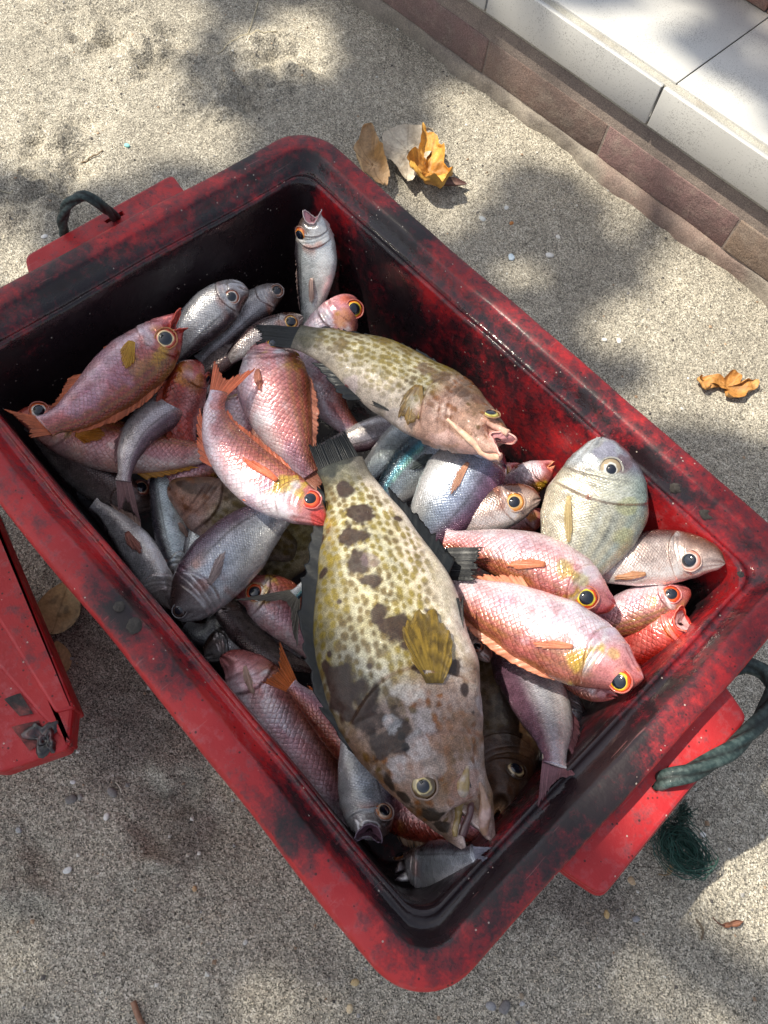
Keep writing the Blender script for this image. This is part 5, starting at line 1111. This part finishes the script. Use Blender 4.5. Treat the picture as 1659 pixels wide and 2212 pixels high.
fish('silver', 'lilac silver fish head down near the front corner with its mouth open', [(797, 1812, .225), (798, 1772, .205), (790, 1710, .20), (772, 1645, .205), (750, 1570, .20)], 122, dors=-1, roll=-4, eye=(829, 1751), er=21, iris=((240, 214, 190), (196, 120, 70)), mouth=.08, mo=.23, mrim=(150, 130, 150), mcol=(120, 84, 100), opts=dict(warm=.2, mauve=.35), fins='', seed=32)
fish('pink', 'deep pink fish with a raised spiny fin beneath the biggest grouper snout', [(800, 1725, .16), (860, 1752, .18), (930, 1772, .195), (1000, 1790, .215), (1060, 1800, .22)], 100, dors=-1, opts=dict(red=1., gold=.2, tint=(.8, .66, .66)), finc=(150, 116, 90), fins='d', seed=33, dfh=.36, spiny=.6, name='red_fish')
fish('silver', 'dark silver fish lowest in the front corner, tail pointing right', [(856, 1890, .185), (885, 1875, .185), (930, 1874, .205), (985, 1862, .26), (1025, 1850, .298)], 112, dors=1, roll=-5, eye=(856, 1838), er=18, iris=((176, 110, 60), (110, 66, 40)), mouth=.10, mrim=(96, 84, 90), mcol=(70, 54, 60), tip=[(1068, 1830), (1056, 1852)], tailz=.318, opts=dict(warm=.2, tint=(1.15, 1.15, 1.2)), finc=(150, 150, 166), fins='', seed=34)
# --- right side
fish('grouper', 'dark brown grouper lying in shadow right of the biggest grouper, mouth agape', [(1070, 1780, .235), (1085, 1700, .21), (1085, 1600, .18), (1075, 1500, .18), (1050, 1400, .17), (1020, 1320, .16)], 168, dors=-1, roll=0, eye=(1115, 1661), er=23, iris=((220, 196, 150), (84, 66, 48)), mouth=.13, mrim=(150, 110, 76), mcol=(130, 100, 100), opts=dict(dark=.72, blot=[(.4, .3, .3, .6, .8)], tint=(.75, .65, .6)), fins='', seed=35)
fish('silver', 'small brown snouted fish wedged between the biggest grouper and the pink fish', [(1058, 1430, .215), (1040, 1400, .215), (1010, 1350, .205), (970, 1290, .18)], 62, dors=-1, eye=(1031, 1396), er=14, iris=((206, 130, 100), (130, 70, 50)), opts=dict(warm=1., dark=.25), fins='', seed=36, name='brown_fish')
fish('silver', 'mauve grey fish near the front right wall with its tail draped on the wall', [(1080, 1330, .16), (1112, 1400, .18), (1150, 1480, .215), (1180, 1560, .25), (1196, 1620, .285), (1202, 1655, .305)], 150, dors=-1, roll=16, tip=[(1160, 1752), (1243, 1676)], tailz=.322, opts=dict(warm=.45, mauve=.6, line=.3), finc=(130, 88, 96), fins='a', seed=37, notch=.45)
fish('pink', 'small pink mouthed fish peeping out below the brightest pink fish', [(1330, 1506, .27), (1290, 1494, .26), (1240, 1472, .235), (1190, 1440, .20)], 52, dors=1, roll=-20, mouth=.06, mrim=(214, 90, 90), mcol=(206, 120, 120), opts=dict(red=.3, gold=.4), finc=(180, 170, 200), fins='v', seed=38)
fish('pink', 'bright red fish with a wide open mouth low beside the right wall', [(1484, 1337, .282), (1462, 1350, .262), (1420, 1374, .245), (1360, 1404, .225), (1300, 1430, .20)], 104, dors=1, mo=.27, mouth=.10, mrim=(226, 110, 90), mcol=(206, 160, 160), opts=dict(red=1.6, gold=.0, tint=(1.1, .30, .24), hl_=1), fins='', seed=39, name='red_fish')
fish('pink', 'gold flanked pink fish with an orange eye between the two right hand heads', [(1492, 1277, .262), (1450, 1290, .26), (1390, 1312, .25), (1310, 1340, .235), (1230, 1360, .22)], 100, dors=1, roll=8, eye=(1450, 1284), er=20, iris=((240, 110, 50), (214, 70, 34)), opts=dict(red=.6, gold=1.9), fins='a', seed=40)
fish('silver', 'rosy tan fish pointing right into the tub corner with a big pale eye', [(1567, 1217, .308), (1520, 1205, .298), (1450, 1202, .28), (1370, 1208, .27), (1290, 1222, .255), (1210, 1240, .235)], 122, dors=-1, roll=0, eye=(1489, 1211), er=23, iris=((236, 216, 206), (216, 150, 130)), opts=dict(warm=.95, line=.2, pfc=(216, 160, 120)), pect=((1395, 1238), (1320, 1245), 26), fins='p', seed=41, hl=.33, name='rosy_fish')
fish('silver', 'tan olive fish with an orange ringed eye left of the sea bream', [(1168, 1078, .262), (1130, 1080, .26), (1070, 1100, .25), (1000, 1122, .235), (930, 1140, .215)], 100, dors=-1, roll=0, eye=(1110, 1083), er=21, iris=((236, 196, 130), (226, 150, 60)), opts=dict(warm=1., line=.3), fins='', seed=42, hl=.34)
fish('silver', 'blue and mauve glossy fish under the chin of the top grouper', [(1050, 945, .24), (1020, 1000, .245), (978, 1070, .24), (930, 1135, .225), (880, 1190, .20)], 176, dors=1, roll=6, opts=dict(warm=.15, mauve=1., line=.6, pfc=(226, 170, 140)), pect=((1008, 1000), (968, 1075), 26), fins='p', seed=43)
fish('pink', 'pink fish with a large yellow and red eye, just above the brightest pink fish', [(1330, 1308, .278), (1290, 1292, .28), (1220, 1248, .278), (1130, 1205, .27), (1040, 1180, .255), (960, 1165, .24)], 142, dors=1, roll=2, eye=(1268, 1290), er=24, iris=((250, 232, 60), (224, 76, 30)), opts=dict(red=.5, gold=.8, stamps=[(1215, 1222, 16, (196, 180, 80), .6), (1248, 1245, 18, (190, 180, 90), .6), (1300, 1320, 18, (196, 80, 90), .6), (1320, 1290, 16, (206, 120, 130), .6), (1100, 1185, 40, (236, 226, 234), .5), (1180, 1270, 34, (190, 110, 110), .5)]), pect=((1176, 1222), (1090, 1215), 34), finc=(230, 146, 104), fins='pv', seed=44)
fish('bream', 'deep bodied silver sea bream standing head up against the right wall', [(1300, 944, .325), (1300, 985, .318), (1290, 1060, .302), (1265, 1140, .285), (1235, 1215, .27), (1205, 1300, .24)], 228, dors=1, roll=2, eye=(1321, 1014), er=25, iris=((226, 224, 214), (170, 150, 120)), pect=((1228, 1072), (1228, 1190), 26), fins='p', seed=45, opts=dict(stamps=[(1310, 975, 26, (140, 134, 158), .6), (1350, 1000, 20, (110, 70, 74), .6), (1340, 960, 14, (120, 80, 84), .6), (1360, 1100, 26, (196, 196, 140), .6), (1350, 1160, 24, (200, 196, 140), .6), (1270, 1073, 7, (160, 80, 60), .9), (1200, 1120, 40, (232, 220, 196), .5)]), hl=.38, pupc=.42)
fish('pink', 'brightest pink fish on the right with white sheen, snout on the right wall', [(1390, 1466, .322), (1350, 1452, .312), (1280, 1410, .30), (1190, 1368, .295), (1090, 1320, .285), (1010, 1285, .27), (950, 1262, .25)], 176, dors=1, roll=4, eye=(1336, 1472), er=25, iris=((250, 222, 50), (230, 76, 30)), opts=dict(red=.34, gold=1., stamps=[(1245, 1425, 18, (200, 170, 60), .7), (1325, 1418, 15, (206, 180, 90), .6), (1378, 1445, 16, (216, 110, 60), .7), (1250, 1335, 50, (246, 246, 250), .5), (1170, 1320, 50, (244, 240, 246), .45), (1200, 1440, 40, (190, 120, 100), .5), (1120, 1400, 34, (190, 110, 110), .5)]), pect=((1238, 1395), (1140, 1385), 28), finc=(230, 150, 116), fins='pda', seed=46)  # white flank stamps paint the sheen into the skin colour
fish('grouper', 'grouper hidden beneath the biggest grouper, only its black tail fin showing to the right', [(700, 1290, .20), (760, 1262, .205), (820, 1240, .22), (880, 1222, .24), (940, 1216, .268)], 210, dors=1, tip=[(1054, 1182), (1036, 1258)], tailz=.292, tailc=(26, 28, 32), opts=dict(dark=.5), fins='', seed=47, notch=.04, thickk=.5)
fish('grouper', 'upper grouper with yellow brown spots, pink chin and gaping round mouth', [(1094, 962, .338), (1052, 940, .318), (985, 902, .302), (900, 850, .29), (810, 796, .285), (720, 752, .28), (640, 728, .275)], 196, dors=-1, roll=-16, eye=(1060, 893), er=19, iris=((222, 212, 120), (160, 140, 50)), mouth=.045, mo=.12, fan=True, mrim=(220, 160, 150), mcol=(196, 136, 138), tip=[(536, 700), (545, 745)], tailz=.26,
     opts=dict(pinkhead=1, spot=.0100, slime=.2, tint=(.82, .80, .78), stamps=[(915, 795, 22, (96, 72, 52), .8), (950, 815, 24, (92, 68, 50), .8), (1000, 845, 22, (100, 74, 56), .8), (1035, 865, 18, (110, 76, 60), .8), (735, 745, 16, (110, 90, 56), .7), (690, 738, 12, (100, 84, 56), .6), (880, 760, 20, (110, 92, 50), .6), (830, 735, 18, (120, 98, 50), .6), (960, 950, 30, (222, 186, 180), .7), (1020, 975, 26, (226, 186, 178), .7), (860, 905, 30, (206, 196, 196), .6), (760, 830, 22, (214, 198, 200), .6), (748, 835, 7, (150, 60, 70), .9), (1055, 915, 20, (196, 140, 116), .7), (660, 735, 18, (96, 92, 70), .6)], pfc=(150, 120, 60), pspots=C_(86, 56, 22)), pect=((905, 835), (885, 915), 64), finc=(30, 36, 40), seed=48, notch=.15, spiny=.35, dfh=.10, name='grouper', dfr=(.34, .93),
     ridges=[('lower_jaw', [(965, 905), (1010, 945), (1050, 985), (1078, 1008)], [4, 7, 9, 9], ((228, 190, 160), (222, 170, 150))), ('upper_lip', [(1040, 905), (1075, 925), (1100, 945)], [3, 7, 8], ((216, 170, 150), (190, 140, 110)))])
fish('grouper', 'biggest grouper, yellow green spots and brown blotches, head down across the middle', [(1022, 1818, .285), (985, 1750, .292), (930, 1650, .30), (880, 1520, .305), (850, 1400, .305), (820, 1260, .30), (788, 1140, .29), (755, 1055, .28), (733, 1005, .275)], 345, dors=1, roll=3, eye=(915, 1697), er=29, iris=GE, mouth=.10, mrim=(200, 178, 170), mcol=(110, 84, 84), tip=[(664, 955), (742, 926)], tailz=.275,
     opts=dict(spot=.0108, slime=.8, stamps=[(745, 1060, 22, (50, 34, 28), 0.95), (770, 1108, 30, (50, 34, 28), 0.95), (760, 1158, 34, (50, 34, 28), 0.95), (778, 1210, 40, (50, 34, 28), 0.95), (792, 1252, 26, (50, 34, 28), 0.95), (700, 1235, 13, (50, 34, 28), 0.95), (735, 1300, 9, (50, 34, 28), 0.95), (818, 1322, 24, (50, 34, 28), 0.95), (845, 1355, 32, (50, 34, 28), 0.95), (872, 1392, 18, (50, 34, 28), 0.95), (712, 1415, 9, (50, 34, 28), 0.95), (702, 1440, 14, (50, 34, 28), 0.95), (735, 1485, 52, (50, 34, 28), 0.95), (785, 1535, 56, (50, 34, 28), 0.95), (838, 1590, 44, (50, 34, 28), 0.95), (800, 1440, 12, (50, 34, 28), 0.95), (935, 1325, 16, (50, 34, 28), 0.95), (962, 1395, 28, (50, 34, 28), 0.95), (985, 1440, 20, (50, 34, 28), 0.95), (930, 1762, 24, (44, 34, 24), 0.95), (958, 1790, 18, (44, 34, 24), 0.95), (1005, 1490, 13, (50, 34, 28), 0.95), (1022, 1540, 13, (50, 34, 28), 0.95), (870, 1720, 24, (44, 34, 24), 0.95), (840, 1690, 22, (44, 34, 24), 0.95), (905, 1445, 14, (50, 34, 28), 0.95), (690, 1170, 14, (50, 34, 28), 0.95), (860, 1120, 12, (50, 34, 28), 0.95), (790, 1215, 20, (108, 92, 96), 0.6), (990, 1590, 60, (150, 112, 88), 0.55), (1005, 1700, 40, (164, 124, 110), 0.5), (705, 985, 30, (40, 44, 42), 0.9), (742, 985, 26, (44, 46, 42), 0.8), (722, 1010, 26, (60, 62, 52), 0.6), (850, 1560, 20, (206, 208, 212), 0.4), (905, 1610, 26, (200, 198, 200), 0.4), (860, 1660, 26, (196, 196, 200), 0.35), (940, 1650, 24, (196, 190, 190), 0.3), (880, 1500, 30, (196, 194, 190), 0.5), (868, 1592, 8, (24, 16, 16), 0.95), (876, 1612, 9, (24, 16, 16), 0.95), (862, 1574, 6, (30, 20, 20), 0.95)], pfc=(142, 116, 44), pspots=C_(70, 54, 24)),  # small black stamps paint the dark of the gill opening
     pect=((938, 1478), (912, 1312), 128), fan=True, mo=1.0, finc=(24, 28, 30), seed=49, notch=.06, spiny=.25, dfh=.13, name='grouper', dfr=(.24, .93), pupc=.5,
     ridges=[('maxilla', [(1012, 1655), (1000, 1700), (990, 1745), (984, 1785), (982, 1806)], [5, 15, 13, 11, 6], ((176, 160, 150), (150, 126, 80))),
             ('lower_jaw', [(1036, 1690), (1046, 1740), (1046, 1780), (1040, 1808)], [4, 11, 15, 9], ((190, 158, 148), (164, 130, 108))),
             ('mouth_gap_strip', [(1014, 1690), (1018, 1745), (1012, 1800)], [2, 7, 10], ((44, 30, 30), (90, 60, 60)))])  # dark strip painted for the shaded gap between the jaws
